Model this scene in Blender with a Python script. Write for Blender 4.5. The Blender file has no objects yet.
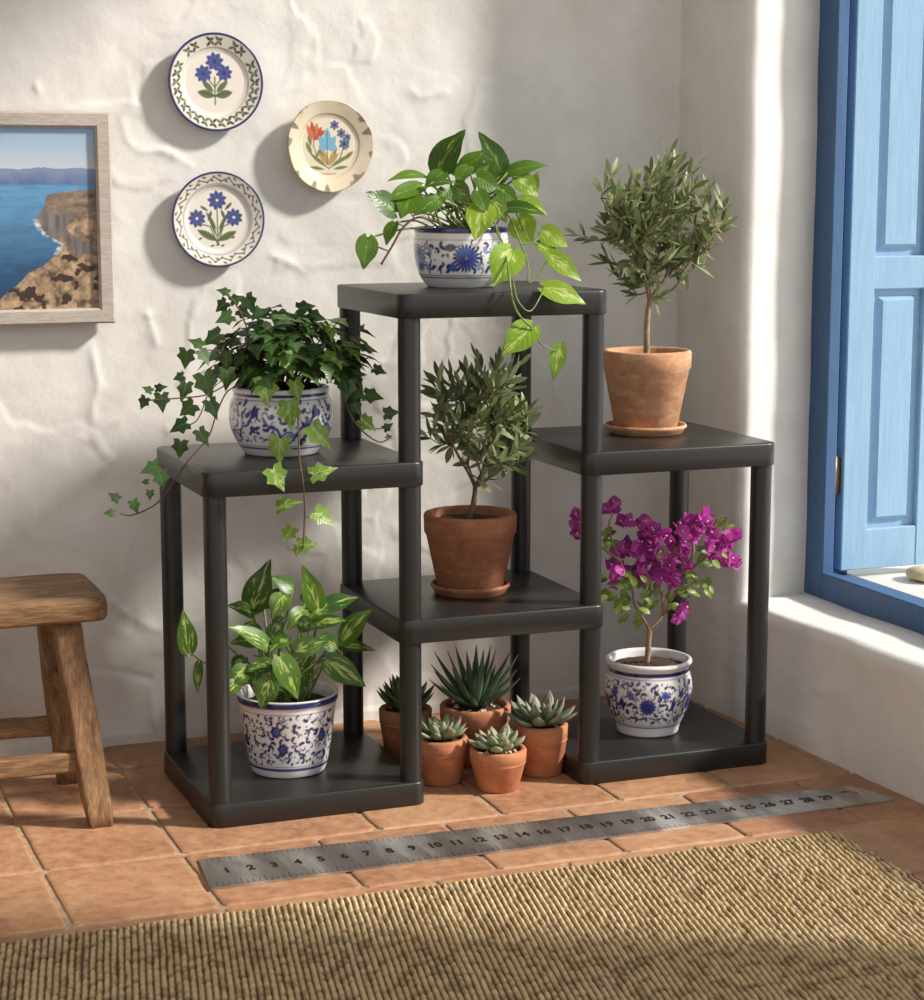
import bpy, math, random
import numpy as np
from mathutils import Vector, Matrix
PI = math.pi
rng = random.Random(7)
SC = bpy.context.scene
COL = SC.collection

# ------------------------------------------------------------------ camera
FPX, CAM, YAW, PIT = 1993.07, Vector((-0.73932, -2.97009, 1.0022)), 0.36915, -0.15743
cam = bpy.data.cameras.new('camera'); cam_o = bpy.data.objects.new('camera', cam); COL.objects.link(cam_o)
cam.sensor_fit = 'HORIZONTAL'; cam.sensor_width = 36; cam.lens = FPX * 36 / 924; cam.clip_start = .05
cam_o.location = CAM; cam_o.rotation_euler = (PI / 2 + PIT, 0, -YAW)
SC.camera = cam_o
_fw = Vector((math.sin(YAW) * math.cos(PIT), math.cos(YAW) * math.cos(PIT), math.sin(PIT)))
_rt = Vector((math.cos(YAW), -math.sin(YAW), 0)); _up = _rt.cross(_fw)
def at(u, v, Y):
    """a point of the photograph carried out to the depth plane y = Y"""
    d = _fw + _rt * ((u - 462) / FPX) - _up * ((v - 500) / FPX)
    return CAM + d * ((Y - CAM.y) / d.y)

# ------------------------------------------------------------------ helpers
def lin(r, g, b):
    return tuple(((c / 255) / 12.92 if c / 255 <= .04045 else ((c / 255 + .055) / 1.055) ** 2.4) for c in (r, g, b))
def rgba(c): return (*c, 1.0)

class MB:
    """collects verts/faces with a per-vertex 3-vector ('leaf') and colour, links them as ONE mesh"""
    def __init__(s): s.V = []; s.F = []; s.M = []; s.A = []; s.C = []
    def add(s, verts, faces, attr=None, mat=0, col=None):
        o = len(s.V)
        s.V += [tuple(v) for v in verts]; s.F += [tuple(i + o for i in f) for f in faces]
        s.M += [mat] * len(faces)
        s.A += list(attr) if attr is not None else [(0, 0, 0)] * len(verts)
        s.C += list(col) if col is not None else [(1, 1, 1)] * len(verts)
        return o
    def build(s, name, mats, parent=None, smooth=True, origin=None):
        me = bpy.data.meshes.new(name)
        org = Vector(origin) if origin is not None else (parent.matrix_basis.translation if parent is not None and parent.type == 'EMPTY' else Vector((0, 0, 0)))
        gp = parent
        if origin is None and parent is not None and parent.type != 'EMPTY':
            org = parent.get('_org', None); org = Vector(org) if org is not None else Vector((0, 0, 0))
        me.from_pydata([(v[0] - org[0], v[1] - org[1], v[2] - org[2]) for v in s.V], [], s.F)
        me.polygons.foreach_set('material_index', s.M)
        if smooth: me.polygons.foreach_set('use_smooth', [True] * len(s.F))
        a = me.attributes.new('leaf', 'FLOAT_VECTOR', 'POINT')
        a.data.foreach_set('vector', np.array(s.A, dtype=np.float32).ravel())
        ca = me.color_attributes.new('paint', 'FLOAT_COLOR', 'POINT')
        c = np.ones((len(s.V), 4), dtype=np.float32); c[:, :3] = np.array(s.C, dtype=np.float32)
        ca.data.foreach_set('color', c.ravel())
        me.update()
        o = bpy.data.objects.new(name, me); COL.objects.link(o)
        for m in (mats if isinstance(mats, (list, tuple)) else [mats]): me.materials.append(m)
        if parent is not None: o.parent = parent
        else: o.location = org
        ORG[o.name] = tuple(org)
        return o
ORG = {}
def child(mb, name, mats, parent, smooth=True):
    """part of a thing, or a sub-part of a part (all share the thing's origin)"""
    o = mb.build(name, mats, None, smooth, origin=ROOT_ORG[parent.name])
    o.parent = parent; o.location = (0, 0, 0)
    ROOT_ORG[o.name] = ROOT_ORG[parent.name]
    return o
ROOT_ORG = {}
def tag(o, label, cat, group=None):
    o['label'] = label; o['category'] = cat
    if group: o['group'] = group
def thing(name, loc, label, cat, group=None):
    o = bpy.data.objects.new(name, None); COL.objects.link(o); o.location = loc
    o.empty_display_size = .05
    tag(o, label, cat, group); ROOT_ORG[o.name] = tuple(loc)
    return o
def single(mb, name, mats, label, cat, group=None, smooth=True, origin=(0, 0, 0)):
    o = mb.build(name, mats, None, smooth, origin=origin); tag(o, label, cat, group); ROOT_ORG[o.name] = tuple(origin)
    return o
def struct(mb, name, mats, smooth=True, parent=None):
    o = mb.build(name, mats, None, smooth, origin=(0, 0, 0)); o['kind'] = 'structure'; ROOT_ORG[o.name] = (0, 0, 0)
    return o

def box(mb, p0, p1, mat=0, bev=.002):
    """bevelled box between two corners"""
    x0, y0, z0 = p0; x1, y1, z1 = p1
    b = min(bev, (x1 - x0) * .3, (y1 - y0) * .3, (z1 - z0) * .3)
    V = []; F = []
    def ring(z, i): return [(x0 + i, y0 + i, z), (x1 - i, y0 + i, z), (x1 - i, y1 - i, z), (x0 + i, y1 - i, z)]
    # chamfer also the vertical edges: 8-gon rings
    def oct_(z, i):
        c = b
        return [(x0 + i + c, y0 + i, z), (x1 - i - c, y0 + i, z), (x1 - i, y0 + i + c, z), (x1 - i, y1 - i - c, z),
                (x1 - i - c, y1 - i, z), (x0 + i + c, y1 - i, z), (x0 + i, y1 - i - c, z), (x0 + i, y0 + i + c, z)]
    for z, i in ((z0, b), (z0 + b, 0), (z1 - b, 0), (z1, b)): V += oct_(z, i)
    for k in range(3):
        for j in range(8):
            F.append((k * 8 + j, k * 8 + (j + 1) % 8, k * 8 + 8 + (j + 1) % 8, k * 8 + 8 + j))
    F.append(tuple(range(7, -1, -1))); F.append(tuple(range(24, 32)))
    mb.add(V, F, mat=mat)

def tube(mb, pts, rad, n=8, mat=0, attr=(0, 0, 0), cap=True):
    pts = [Vector(p) for p in pts]
    if not isinstance(rad, (list, tuple)): rad = [rad] * len(pts)
    V = []; F = []
    t0 = (pts[1] - pts[0]).normalized()
    u = t0.orthogonal().normalized()
    for i, p in enumerate(pts):
        t = ((pts[min(i + 1, len(pts) - 1)]) - pts[max(i - 1, 0)]).normalized()
        u = (u - t * u.dot(t)).normalized(); w = t.cross(u)
        for k in range(n):
            a = 2 * PI * k / n
            V.append(p + (u * math.cos(a) + w * math.sin(a)) * rad[i])
    for i in range(len(pts) - 1):
        for k in range(n):
            F.append((i * n + k, i * n + (k + 1) % n, (i + 1) * n + (k + 1) % n, (i + 1) * n + k))
    if cap:
        F.append(tuple(range(n - 1, -1, -1))); F.append(tuple((len(pts) - 1) * n + k for k in range(n)))
    mb.add(V, F, [attr] * len(V), mat)

def smooth_path(pts, n=6):
    """Catmull-Rom through the points"""
    P = [Vector(p) for p in pts]
    if len(P) < 3: return P
    Q = [P[0] * 2 - P[1]] + P + [P[-1] * 2 - P[-2]]
    out = []
    for i in range(1, len(Q) - 2):
        for k in range(n):
            t = k / n; a, b, c, d = Q[i - 1], Q[i], Q[i + 1], Q[i + 2]
            out.append(.5 * ((2 * b) + (c - a) * t + (2 * a - 5 * b + 4 * c - d) * t * t + (3 * b - a - 3 * c + d) * t ** 3))
    out.append(P[-1]); return out

# --------------------------------------------------------- numpy noise + paint
def vnoise(x, y, seed=0):
    xi = np.floor(x).astype(np.int64); yi = np.floor(y).astype(np.int64)
    xf = x - xi; yf = y - yi
    def h(a, b):
        n = (a * 374761393 + b * 668265263 + seed * 1442695041) & 0x7fffffff
        n = ((n ^ (n >> 13)) * 1274126177) & 0x7fffffff
        return ((n ^ (n >> 16)) & 0xffff) / 65535.0
    u = xf * xf * xf * (xf * (xf * 6 - 15) + 10); v = yf * yf * yf * (yf * (yf * 6 - 15) + 10)
    return (h(xi, yi) * (1 - u) + h(xi + 1, yi) * u) * (1 - v) + (h(xi, yi + 1) * (1 - u) + h(xi + 1, yi + 1) * u) * v
def fbm(x, y, seed=0, octv=4):
    s = 0; a = .5; f = 1.0
    for o in range(octv):
        s = s + a * (vnoise(x * f, y * f, seed + o * 17) - .5); a *= .5; f *= 2.03
    return s
def sstep(a, b, x):
    t = np.clip((x - a) / (b - a), 0, 1); return t * t * (3 - 2 * t)

class Paint:
    """brush strokes laid on a field of sample points (X, Y)"""
    def __init__(s, X, Y, base, soft):
        s.X = X; s.Y = Y; s.soft = soft; s.C = np.tile(np.array(base, dtype=np.float64), (len(X), 1))
    def lay(s, m, col, a=1.0):
        m = np.clip(m, 0, 1)[:, None] * a; s.C = s.C * (1 - m) + np.array(col) * m
    def sd(s, d): return np.clip(.5 - d / s.soft, 0, 1)
    def dot(s, x, y, r, col, a=1.0): s.lay(s.sd(np.hypot(s.X - x, s.Y - y) - r), col, a)
    def petal(s, x, y, ang, L, W, col, a=1.0, p=.8):
        c, n = math.cos(ang), math.sin(ang)
        t = ((s.X - x) * c + (s.Y - y) * n) / L; v = -(s.X - x) * n + (s.Y - y) * c
        w = W * np.sin(PI * np.clip(t, 0, 1)) ** p
        d = np.where((t > 0) & (t < 1), np.abs(v) - w, 1e3)
        s.lay(s.sd(d), col, a)
    def stroke(s, pts, w, col, a=1.0, taper=False):
        D = np.full(len(s.X), 1e9)
        n = len(pts) - 1
        for i in range(n):
            (x0, y0), (x1, y1) = pts[i], pts[i + 1]
            dx, dy = x1 - x0, y1 - y0; l2 = dx * dx + dy * dy + 1e-12
            t = np.clip(((s.X - x0) * dx + (s.Y - y0) * dy) / l2, 0, 1)
            ww = w * (1 - .75 * (i + t) / n) if taper else w
            D = np.minimum(D, np.hypot(s.X - x0 - t * dx, s.Y - y0 - t * dy) - ww)
        s.lay(s.sd(D), col, a)
    def curl(s, x, y, r, a0, a1, w, col, a=1.0, taper=True):
        k = max(4, int(abs(a1 - a0) / .5))
        s.stroke([(x + r * (1 - .35 * i / k) * math.cos(a0 + (a1 - a0) * i / k), y + r * (1 - .35 * i / k) * math.sin(a0 + (a1 - a0) * i / k)) for i in range(k + 1)], w, col, a, taper)
    def flower(s, x, y, R, n, col, core, rot=0, w=.34, dark=None):
        for k in range(n):
            an = rot + 2 * PI * k / n
            s.petal(x, y, an, R, R * w, col)
            if dark is not None: s.stroke([(x + .35 * R * math.cos(an), y + .35 * R * math.sin(an)), (x + .8 * R * math.cos(an), y + .8 * R * math.sin(an))], R * .05, dark)
        s.dot(x, y, R * .24, core)
    def band(s, v0, v1, col, a=1.0): s.lay(s.sd(np.maximum(v0 - s.Y, s.Y - v1)), col, a)
    def ring(s, r0, r1, col, a=1.0):
        r = np.hypot(s.X, s.Y); s.lay(s.sd(np.maximum(r0 - r, r - r1)), col, a)

# ------------------------------------------------------------------ materials
def new_mat(name):
    m = bpy.data.materials.new(name); m.use_nodes = True
    nt = m.node_tree; b = nt.nodes['Principled BSDF']
    return m, nt, b
def N(nt, typ, **kw):
    n = nt.nodes.new(typ)
    for k, v in kw.items():
        if k in n.inputs: n.inputs[k].default_value = v
        else: setattr(n, k, v)
    return n
def L(nt, a, b): nt.links.new(a, b)
def ramp(nt, fac, stops):
    r = N(nt, 'ShaderNodeValToRGB'); e = r.color_ramp.elements
    while len(e) < len(stops): e.new(.5)
    for i, (p, c) in enumerate(stops): e[i].position = p; e[i].color = rgba(c)
    L(nt, fac, r.inputs['Fac']); return r.outputs['Color']
def mixc(nt, fac, a, b, mode='MIX'):
    m = N(nt, 'ShaderNodeMix', data_type='RGBA', blend_type=mode)
    for sock, v in ((m.inputs[0], fac), (m.inputs[6], a), (m.inputs[7], b)):
        if isinstance(v, bpy.types.NodeSocket): L(nt, v, sock)
        else: sock.default_value = v if not isinstance(v, tuple) else (rgba(v) if len(v) == 3 else v)
    return m.outputs[2]
def math_(nt, op, a, b=None, c=None):
    m = N(nt, 'ShaderNodeMath', operation=op)
    for i, v in enumerate((a, b, c)):
        if v is None: continue
        if isinstance(v, bpy.types.NodeSocket): L(nt, v, m.inputs[i])
        else: m.inputs[i].default_value = v
    return m.outputs[0]
def coords(nt, scale=(1, 1, 1), rot=(0, 0, 0)):
    t = N(nt, 'ShaderNodeTexCoord'); mp = N(nt, 'ShaderNodeMapping')
    mp.inputs['Scale'].default_value = scale; mp.inputs['Rotation'].default_value = rot
    L(nt, t.outputs['Object'], mp.inputs['Vector']); return mp.outputs['Vector']
def noise(nt, vec, scale, detail=4, rough=.55, dist=0):
    n = N(nt, 'ShaderNodeTexNoise'); n.inputs['Scale'].default_value = scale; n.inputs['Detail'].default_value = detail
    n.inputs['Roughness'].default_value = rough; n.inputs['Distortion'].default_value = dist
    L(nt, vec, n.inputs['Vector']); return n.outputs['Fac']
def bump(nt, b, h, strength=.3, dist=.002):
    n = N(nt, 'ShaderNodeBump'); n.inputs['Strength'].default_value = strength; n.inputs['Distance'].default_value = dist
    L(nt, h, n.inputs['Height']); L(nt, n.outputs['Normal'], b.inputs['Normal'])

def m_plain(name, col, rough=.5, var=.0, nscale=30, bmp=0, bscale=200, metal=0, bdist=.001, spec=None):
    m, nt, b = new_mat(name); v = coords(nt)
    f = noise(nt, v, nscale)
    lo = tuple(c * (1 - var) for c in col); hi = tuple(min(1, c * (1 + var)) for c in col)
    L(nt, ramp(nt, f, [(.3, lo), (.7, hi)]), b.inputs['Base Color'])
    b.inputs['Roughness'].default_value = rough; b.inputs['Metallic'].default_value = metal
    if spec is not None: b.inputs['Specular IOR Level'].default_value = spec
    if bmp: bump(nt, b, noise(nt, v, bscale, 3), bmp, bdist)
    return m
def m_plaster():
    m, nt, b = new_mat('limewashed_plaster'); v = coords(nt)
    a = noise(nt, v, 3.2, 6, .6, .6); c = noise(nt, v, 14, 5, .6)
    base = ramp(nt, a, [(.25, lin(212, 208, 202)), (.55, lin(227, 224, 219)), (.8, lin(236, 234, 230))])
    L(nt, mixc(nt, .12, base, ramp(nt, c, [(.3, lin(172, 166, 158)), (.65, lin(245, 243, 238))])), b.inputs['Base Color'])
    b.inputs['Roughness'].default_value = .9; b.inputs['Specular IOR Level'].default_value = .2
    h = math_(nt, 'ADD', noise(nt, v, 24, 5, .55), math_(nt, 'MULTIPLY', noise(nt, v, 150, 3, .6), .25))
    bump(nt, b, h, .3, .004)
    return m
def m_tile():
    m, nt, b = new_mat('terracotta_floor_tile'); v = coords(nt)
    g = N(nt, 'ShaderNodeNewGeometry').outputs['Random Per Island']
    base = ramp(nt, g, [(0, lin(132, 86, 62)), (.3, lin(160, 116, 84)), (.55, lin(186, 146, 106)), (.8, lin(136, 90, 68)), (1, lin(196, 158, 118))])
    n1 = noise(nt, v, 9, 6, .65, .8); n2 = noise(nt, v, 45, 5, .7)
    c1 = mixc(nt, .52, base, ramp(nt, n1, [(.3, lin(122, 78, 56)), (.5, lin(164, 118, 88)), (.72, lin(200, 162, 124))]))
    c2 = mixc(nt, .28, c1, ramp(nt, n2, [(.35, lin(130, 80, 60)), (.6, lin(214, 164, 126))]))
    L(nt, c2, b.inputs['Base Color'])
    L(nt, ramp(nt, n2, [(.3, (.42, .42, .42)), (.7, (.7, .7, .7))]), b.inputs['Roughness'])
    b.inputs['Specular IOR Level'].default_value = .35
    bump(nt, b, math_(nt, 'ADD', n1, math_(nt, 'MULTIPLY', n2, .6)), .3, .004)
    return m
def m_paint(name, rough=.2, coat=.4, bmp=0):
    m, nt, b = new_mat(name)
    a = N(nt, 'ShaderNodeAttribute', attribute_name='paint'); L(nt, a.outputs['Color'], b.inputs['Base Color'])
    b.inputs['Roughness'].default_value = rough; b.inputs['Coat Weight'].default_value = coat; b.inputs['Coat Roughness'].default_value = .08
    if bmp: bump(nt, b, noise(nt, coords(nt), 90, 3), bmp, .001)
    return m
def m_terracotta(name, lo, mid, hi, sc=22):
    m, nt, b = new_mat(name); v = coords(nt, (1, 1, 1.8))
    n1 = noise(nt, v, sc, 6, .65, 1.2); n2 = noise(nt, v, 120, 3)
    L(nt, mixc(nt, .15, ramp(nt, n1, [(.28, lo), (.5, mid), (.74, hi)]), ramp(nt, n2, [(.3, lo), (.7, hi)])), b.inputs['Base Color'])
    b.inputs['Roughness'].default_value = .82; b.inputs['Specular IOR Level'].default_value = .25
    bump(nt, b, math_(nt, 'ADD', n1, n2), .2, .001)
    return m
def m_leaf(name, dark, light, varieg=None, vthr=.55, rib=None, trans=.3, rough=.38, tip=None):
    """attribute leaf = (along, across, random per leaf)"""
    m, nt, b = new_mat(name)
    a = N(nt, 'ShaderNodeAttribute', attribute_name='leaf'); s = N(nt, 'ShaderNodeSeparateXYZ'); L(nt, a.outputs['Vector'], s.inputs[0])
    t, v, r = s.outputs
    av = math_(nt, 'ABSOLUTE', v)
    col = ramp(nt, r, [(.0, dark), (1, light)])
    cx = N(nt, 'ShaderNodeCombineXYZ')
    L(nt, math_(nt, 'ADD', math_(nt, 'MULTIPLY', t, 2.2), math_(nt, 'MULTIPLY', r, 37)), cx.inputs[0])
    L(nt, math_(nt, 'SUBTRACT', math_(nt, 'MULTIPLY', v, 2.6), math_(nt, 'MULTIPLY', t, math_(nt, 'MULTIPLY', math_(nt, 'SIGN', v), 1.6))), cx.inputs[1])
    L(nt, math_(nt, 'MULTIPLY', r, 91), cx.inputs[2])
    nz = noise(nt, cx.outputs[0], 1.5, 4, .6)
    col = mixc(nt, .25, col, ramp(nt, nz, [(.3, dark), (.7, light)]))
    if varieg is not None:
        nzv = math_(nt, 'ADD', nz, math_(nt, 'MULTIPLY', math_(nt, 'SUBTRACT', .45, av), .22))
        f = ramp(nt, nzv, [(vthr - .02, (0, 0, 0)), (vthr + .06, (1, 1, 1))])
        col = mixc(nt, f, col, varieg)
    if tip is not None:
        col = mixc(nt, ramp(nt, t, [(.7, (0, 0, 0)), (1, (1, 1, 1))]), col, tip)
    if rib is not None:
        rf = ramp(nt, av, [(.0, (.85, .85, .85)), (.09, (0, 0, 0))])
        col = mixc(nt, rf, col, rib)
        wv = math_(nt, 'SINE', math_(nt, 'MULTIPLY', math_(nt, 'SUBTRACT', t, math_(nt, 'MULTIPLY', av, .28)), 48))
        bump(nt, b, wv, .12, .001)
    L(nt, col, b.inputs['Base Color']); b.inputs['Roughness'].default_value = rough
    tr = N(nt, 'ShaderNodeBsdfTranslucent'); L(nt, mixc(nt, .5, col, lin(190, 210, 60), 'MULTIPLY') if False else col, tr.inputs['Color'])
    mx = N(nt, 'ShaderNodeMixShader'); mx.inputs[0].default_value = trans
    out = nt.nodes['Material Output']
    L(nt, b.outputs[0], mx.inputs[1]); L(nt, tr.outputs[0], mx.inputs[2]); L(nt, mx.outputs[0], out.inputs['Surface'])
    return m
def m_wood(name, cols, scale=(1, 1, 1), rough=.65, bmp=.5):
    m, nt, b = new_mat(name); v = coords(nt, scale)
    n1 = noise(nt, v, 10, 7, .65, .9); n2 = noise(nt, v, 42, 5, .6, .3)
    L(nt, mixc(nt, .4, ramp(nt, n1, [(.25, cols[0]), (.5, cols[1]), (.75, cols[2])]), ramp(nt, n2, [(.32, cols[0]), (.55, cols[1]), (.75, cols[2])])), b.inputs['Base Color'])
    b.inputs['Roughness'].default_value = rough
    bump(nt, b, math_(nt, 'ADD', n1, math_(nt, 'MULTIPLY', n2, .8)), bmp, .003)
    return m
M = {}
M['plaster'] = m_plaster()
M['tile'] = m_tile()
M['grout'] = m_plain('sandy_grout', lin(168, 142, 116), .95, .3, 60, .5, 300)
M['resin'] = m_plain('charcoal_resin', lin(38, 36, 34), .36, .08, 20, .12, 420)
M['glaze'] = m_paint('painted_glaze', .16, .5)
M['plate_glaze'] = m_paint('hand_painted_plate_glaze', .25, .35, .15)
M['print'] = m_paint('photo_print', .45, 0)
M['soil'] = m_plain('potting_soil', lin(74, 54, 42), .95, .6, 260, .9, 330, bdist=.006)
M['terra'] = m_terracotta('weathered_terracotta', lin(164, 112, 80), lin(196, 144, 108), lin(220, 182, 148))
M['terra_dark'] = m_terracotta('brown_terracotta', lin(132, 84, 60), lin(160, 106, 76), lin(184, 132, 98))
M['terra_new'] = m_terracotta('orange_terracotta', lin(160, 98, 68), lin(184, 120, 86), lin(204, 146, 110), 16)
M['pothos'] = m_leaf('pothos_leaf', lin(40, 74, 22), lin(96, 134, 36), lin(180, 198, 92), .66, lin(120, 154, 56), .3)
M['pothos_sunlit'] = m_leaf('pothos_sunlit_leaf', lin(116, 156, 40), lin(158, 190, 56), lin(214, 224, 136), .58, lin(178, 204, 92), .35)  # same pothos on its sunny side, sunlight put into the leaf colour
M['marble'] = m_leaf('marbled_pothos_leaf', lin(48, 88, 30), lin(104, 138, 46), lin(184, 202, 108), .57, None, .3)
M['ivy'] = m_leaf('ivy_leaf', lin(36, 62, 28), lin(74, 106, 46), None, .5, lin(90, 122, 62), .25)
M['ivy_light'] = m_leaf('ivy_pale_leaf', lin(106, 150, 46), lin(146, 178, 78), lin(196, 210, 140), .62, lin(186, 206, 130), .32)  # paler green ivy leaves, mostly at the front and right
M['olive'] = m_leaf('olive_leaf', lin(56, 74, 36), lin(172, 182, 126), None, .5, None, .3, .34)
M['bgreen'] = m_leaf('bougainvillea_leaf', lin(78, 104, 40), lin(150, 172, 82), None, .5, lin(160, 184, 100), .3)
M['bract'] = m_leaf('magenta_bract', lin(176, 44, 148), lin(222, 104, 202), None, .5, lin(224, 140, 208), .42, .6)
M['stem'] = m_plain('green_stem', lin(108, 132, 54), .5, .3, 60)
M['stem_dark'] = m_plain('brown_vine_stem', lin(92, 70, 46), .6, .3, 60)
M['bark'] = m_plain('olive_bark', lin(150, 126, 98), .85, .35, 90, .6, 160)
M['bark_dark'] = m_plain('young_olive_bark', lin(112, 88, 66), .85, .35, 90, .6, 160)
M['succ'] = m_leaf('grey_green_succulent', lin(98, 112, 88), lin(142, 154, 124), None, .5, None, .08, .5, lin(160, 138, 128))
M['succ_green'] = m_leaf('fresh_green_succulent', lin(108, 128, 88), lin(158, 174, 128), None, .5, None, .08, .5, lin(172, 152, 138))
M['succ_dark'] = m_leaf('dark_green_succulent', lin(62, 88, 50), lin(96, 120, 74), None, .5, None, .05, .45, lin(112, 110, 76))
M['haworthia'] = m_leaf('haworthia_leaf', lin(58, 84, 62), lin(100, 124, 92), None, .5, None, .05, .4, lin(96, 104, 80))
M['pebble'] = m_plain('pale_pebble', lin(206, 178, 146), .85, .35, 60)
M['steel'] = None
M['wood'] = m_wood('rough_old_wood', (lin(58, 40, 27), lin(128, 94, 62), lin(184, 147, 102)), (1, 7, 7))
M['wood_leg'] = m_wood('rough_old_wood_upright', (lin(60, 42, 28), lin(130, 95, 62), lin(186, 148, 104)), (7, 7, 1))
M['drift'] = m_wood('grey_driftwood_moulding', (lin(156, 144, 132), lin(184, 174, 163), lin(206, 199, 190)), (2, 2, 14), .7, .3)
M['drift_h'] = m_wood('grey_driftwood_moulding_long', (lin(156, 144, 132), lin(184, 174, 163), lin(206, 199, 190)), (2, 14, 14), .7, .3)
M['blue'] = m_wood('blue_frame_paint', (lin(52, 84, 122), lin(60, 95, 136), lin(72, 108, 150)), (8, 8, .8), .5, .12)
M['blue_light'] = m_wood('pale_blue_shutter_paint', (lin(128, 162, 192), lin(140, 175, 204), lin(155, 188, 214)), (9, 9, .7), .5, .14)
M['white_stone'] = m_plain('whitewashed_stone', lin(236, 230, 218), .9, .08, 12, .3, 60)
M['pale_rock'] = m_plain('pale_rock', lin(214, 196, 156), .9, .3, 25, .6, 60)
M['brass'] = m_plain('aged_brass', lin(120, 104, 86), .5, .1, 40, metal=1)
M['ink'] = m_plain('etched_black', lin(24, 23, 23), .6)
def m_steel():
    m, nt, b = new_mat('brushed_steel'); v = coords(nt, (1.0, 60, 1)); v2 = coords(nt)
    n = noise(nt, v, 14, 4); n2 = noise(nt, coords(nt, (1, .25, 1)), 9, 5, .6, .3)
    L(nt, ramp(nt, n2, [(.35, lin(140, 134, 128)), (.5, lin(172, 166, 160)), (.66, lin(232, 228, 224))]), b.inputs['Base Color'])  # bright glints along the blade are put into the base colour
    L(nt, ramp(nt, n2, [(.3, (.36, .36, .36)), (.7, (.52, .52, .52))]), b.inputs['Roughness'])
    b.inputs['Metallic'].default_value = .85
    bump(nt, b, n, .12, .0006); return m
M['steel'] = m_steel()
def m_rug():
    m, nt, b = new_mat('woven_jute'); v = coords(nt)
    a = N(nt, 'ShaderNodeAttribute', attribute_name='paint')
    n = noise(nt, v, 260, 3)
    L(nt, mixc(nt, .45, a.outputs['Color'], mixc(nt, 1.0, a.outputs['Color'], ramp(nt, n, [(.3, (.6, .57, .52)), (.7, (1.0, 1, 1))]), 'MULTIPLY')), b.inputs['Base Color'])
    b.inputs['Roughness'].default_value = .95; b.inputs['Specular IOR Level'].default_value = .1
    bump(nt, b, n, .6, .002); return m
M['rug'] = m_rug()

# ------------------------------------------------------------------ the room
YB = .504                                  # back wall
def wx(y): return 1.053 + .055 * (YB - y)   # right wall plane (slightly splayed)
def ridge(X, Z, pts, w, a, lip=0):
    """raised trowel line along a polyline"""
    D = np.full(X.shape, 1e9)
    for (x0, z0), (x1, z1) in zip(pts[:-1], pts[1:]):
        dx, dz = x1 - x0, z1 - z0; t = np.clip(((X - x0) * dx + (Z - z0) * dz) / (dx * dx + dz * dz), 0, 1)
        D = np.minimum(D, np.hypot(X - x0 - t * dx, Z - z0 - t * dz))
    D = np.maximum(D + .014 * fbm(X * 42, Z * 42, 91, 3), 0)
    return a * np.exp(-D / w) * np.clip(.75 + 2.2 * fbm(X * 16 + 9, Z * 16, 93, 2), 0, 1.5)
def relief(X, Z, s):
    h = .020 * fbm(X * 2.6, Z * 2.6, s, 3) + .0055 * fbm(X * 9, Z * 9, s + 5, 3) + .0010 * fbm(X * 40, Z * 40, s + 9, 2)
    q = fbm(X * 5.5 + 2 * fbm(X * 4, Z * 4, s + 40, 2), Z * 5.5, s + 21, 4)      # torn trowel edges
    h = h + .0020 * fbm(X * 17 + 1.5 * fbm(X * 9, Z * 9, s + 61, 2), Z * 17, s + 33, 4)
    h = h + .0026 * sstep(.015, .05, q) - .0012 * sstep(.13, .16, q)
    return h
xs = np.concatenate([np.arange(-2.6, -.5, .06), np.arange(-.5, 1.07, .0048), [1.07, 1.10]])
zs = np.concatenate([[-.03], np.arange(0, 1.42, .0048), np.arange(1.45, 2.72, .06)])
X, Z = np.meshgrid(xs, zs)
H = relief(X, Z, 3)
def bp(pts): return [(at(u, v, YB).x, at(u, v, YB).z) for u, v in pts]
for pts, w, a in (([(128, 70), (134, 100), (122, 118), (128, 142), (142, 152)], .006, .005), ([(142, 152), (165, 150), (190, 164)], .006, .007),
                  ([(272, 255), (290, 262), (305, 272), (330, 262)], .006, .005), ([(36, 84), (40, 96)], .006, .006),
                  ([(100, 590), (124, 612), (150, 628), (160, 632)], .007, .006), ([(112, 600), (100, 640), (120, 680)], .02, .006),
                  ([(88, 668), (120, 672), (150, 680)], .006, -.005), ([(130, 545), (122, 580)], .006, .005),
                  ([(90, 440), (130, 410), (155, 395)], .012, .004), ([(410, 90), (420, 98), (445, 92)], .01, .004),
                  ([(115, 215), (130, 225)], .005, .004), ([(92, 345), (98, 385), (92, 420)], .008, .005), ([(148, 315), (158, 345)], .008, .005),
                  ([(150, 690), (158, 735)], .008, .005), ([(180, 735), (200, 728)], .006, -.006)):
    H = H + ridge(X, Z, bp(pts), w * .9, a * 1.0)
H = H * sstep(1.055, .99, X)
calm = np.ones_like(X)                                       # the wall is flatter where plates and picture hang
for u, v, rr_ in ((219, 219.5, .14), (330, 146, .14), (216.5, 82, .14)): calm *= sstep(rr_ * .5, rr_ * 1.1, np.hypot(X - at(u, v, .5).x, Z - at(u, v, .5).z)) * .85 + .15
Yw = YB + .003 - np.clip(H, -.010, .012) * .75 * calm
Yw = np.where(Z < .02, YB + (Yw - YB) * .4, Yw)
mb = MB(); ny, nx = X.shape
F = [(i * nx + j, i * nx + j + 1, (i + 1) * nx + j + 1, (i + 1) * nx + j) for i in range(ny - 1) for j in range(nx - 1)]
mb.add(np.stack([X, Yw, Z], -1).reshape(-1, 3).tolist(), F)
struct(mb, 'wall_back', M['plaster'])

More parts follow.
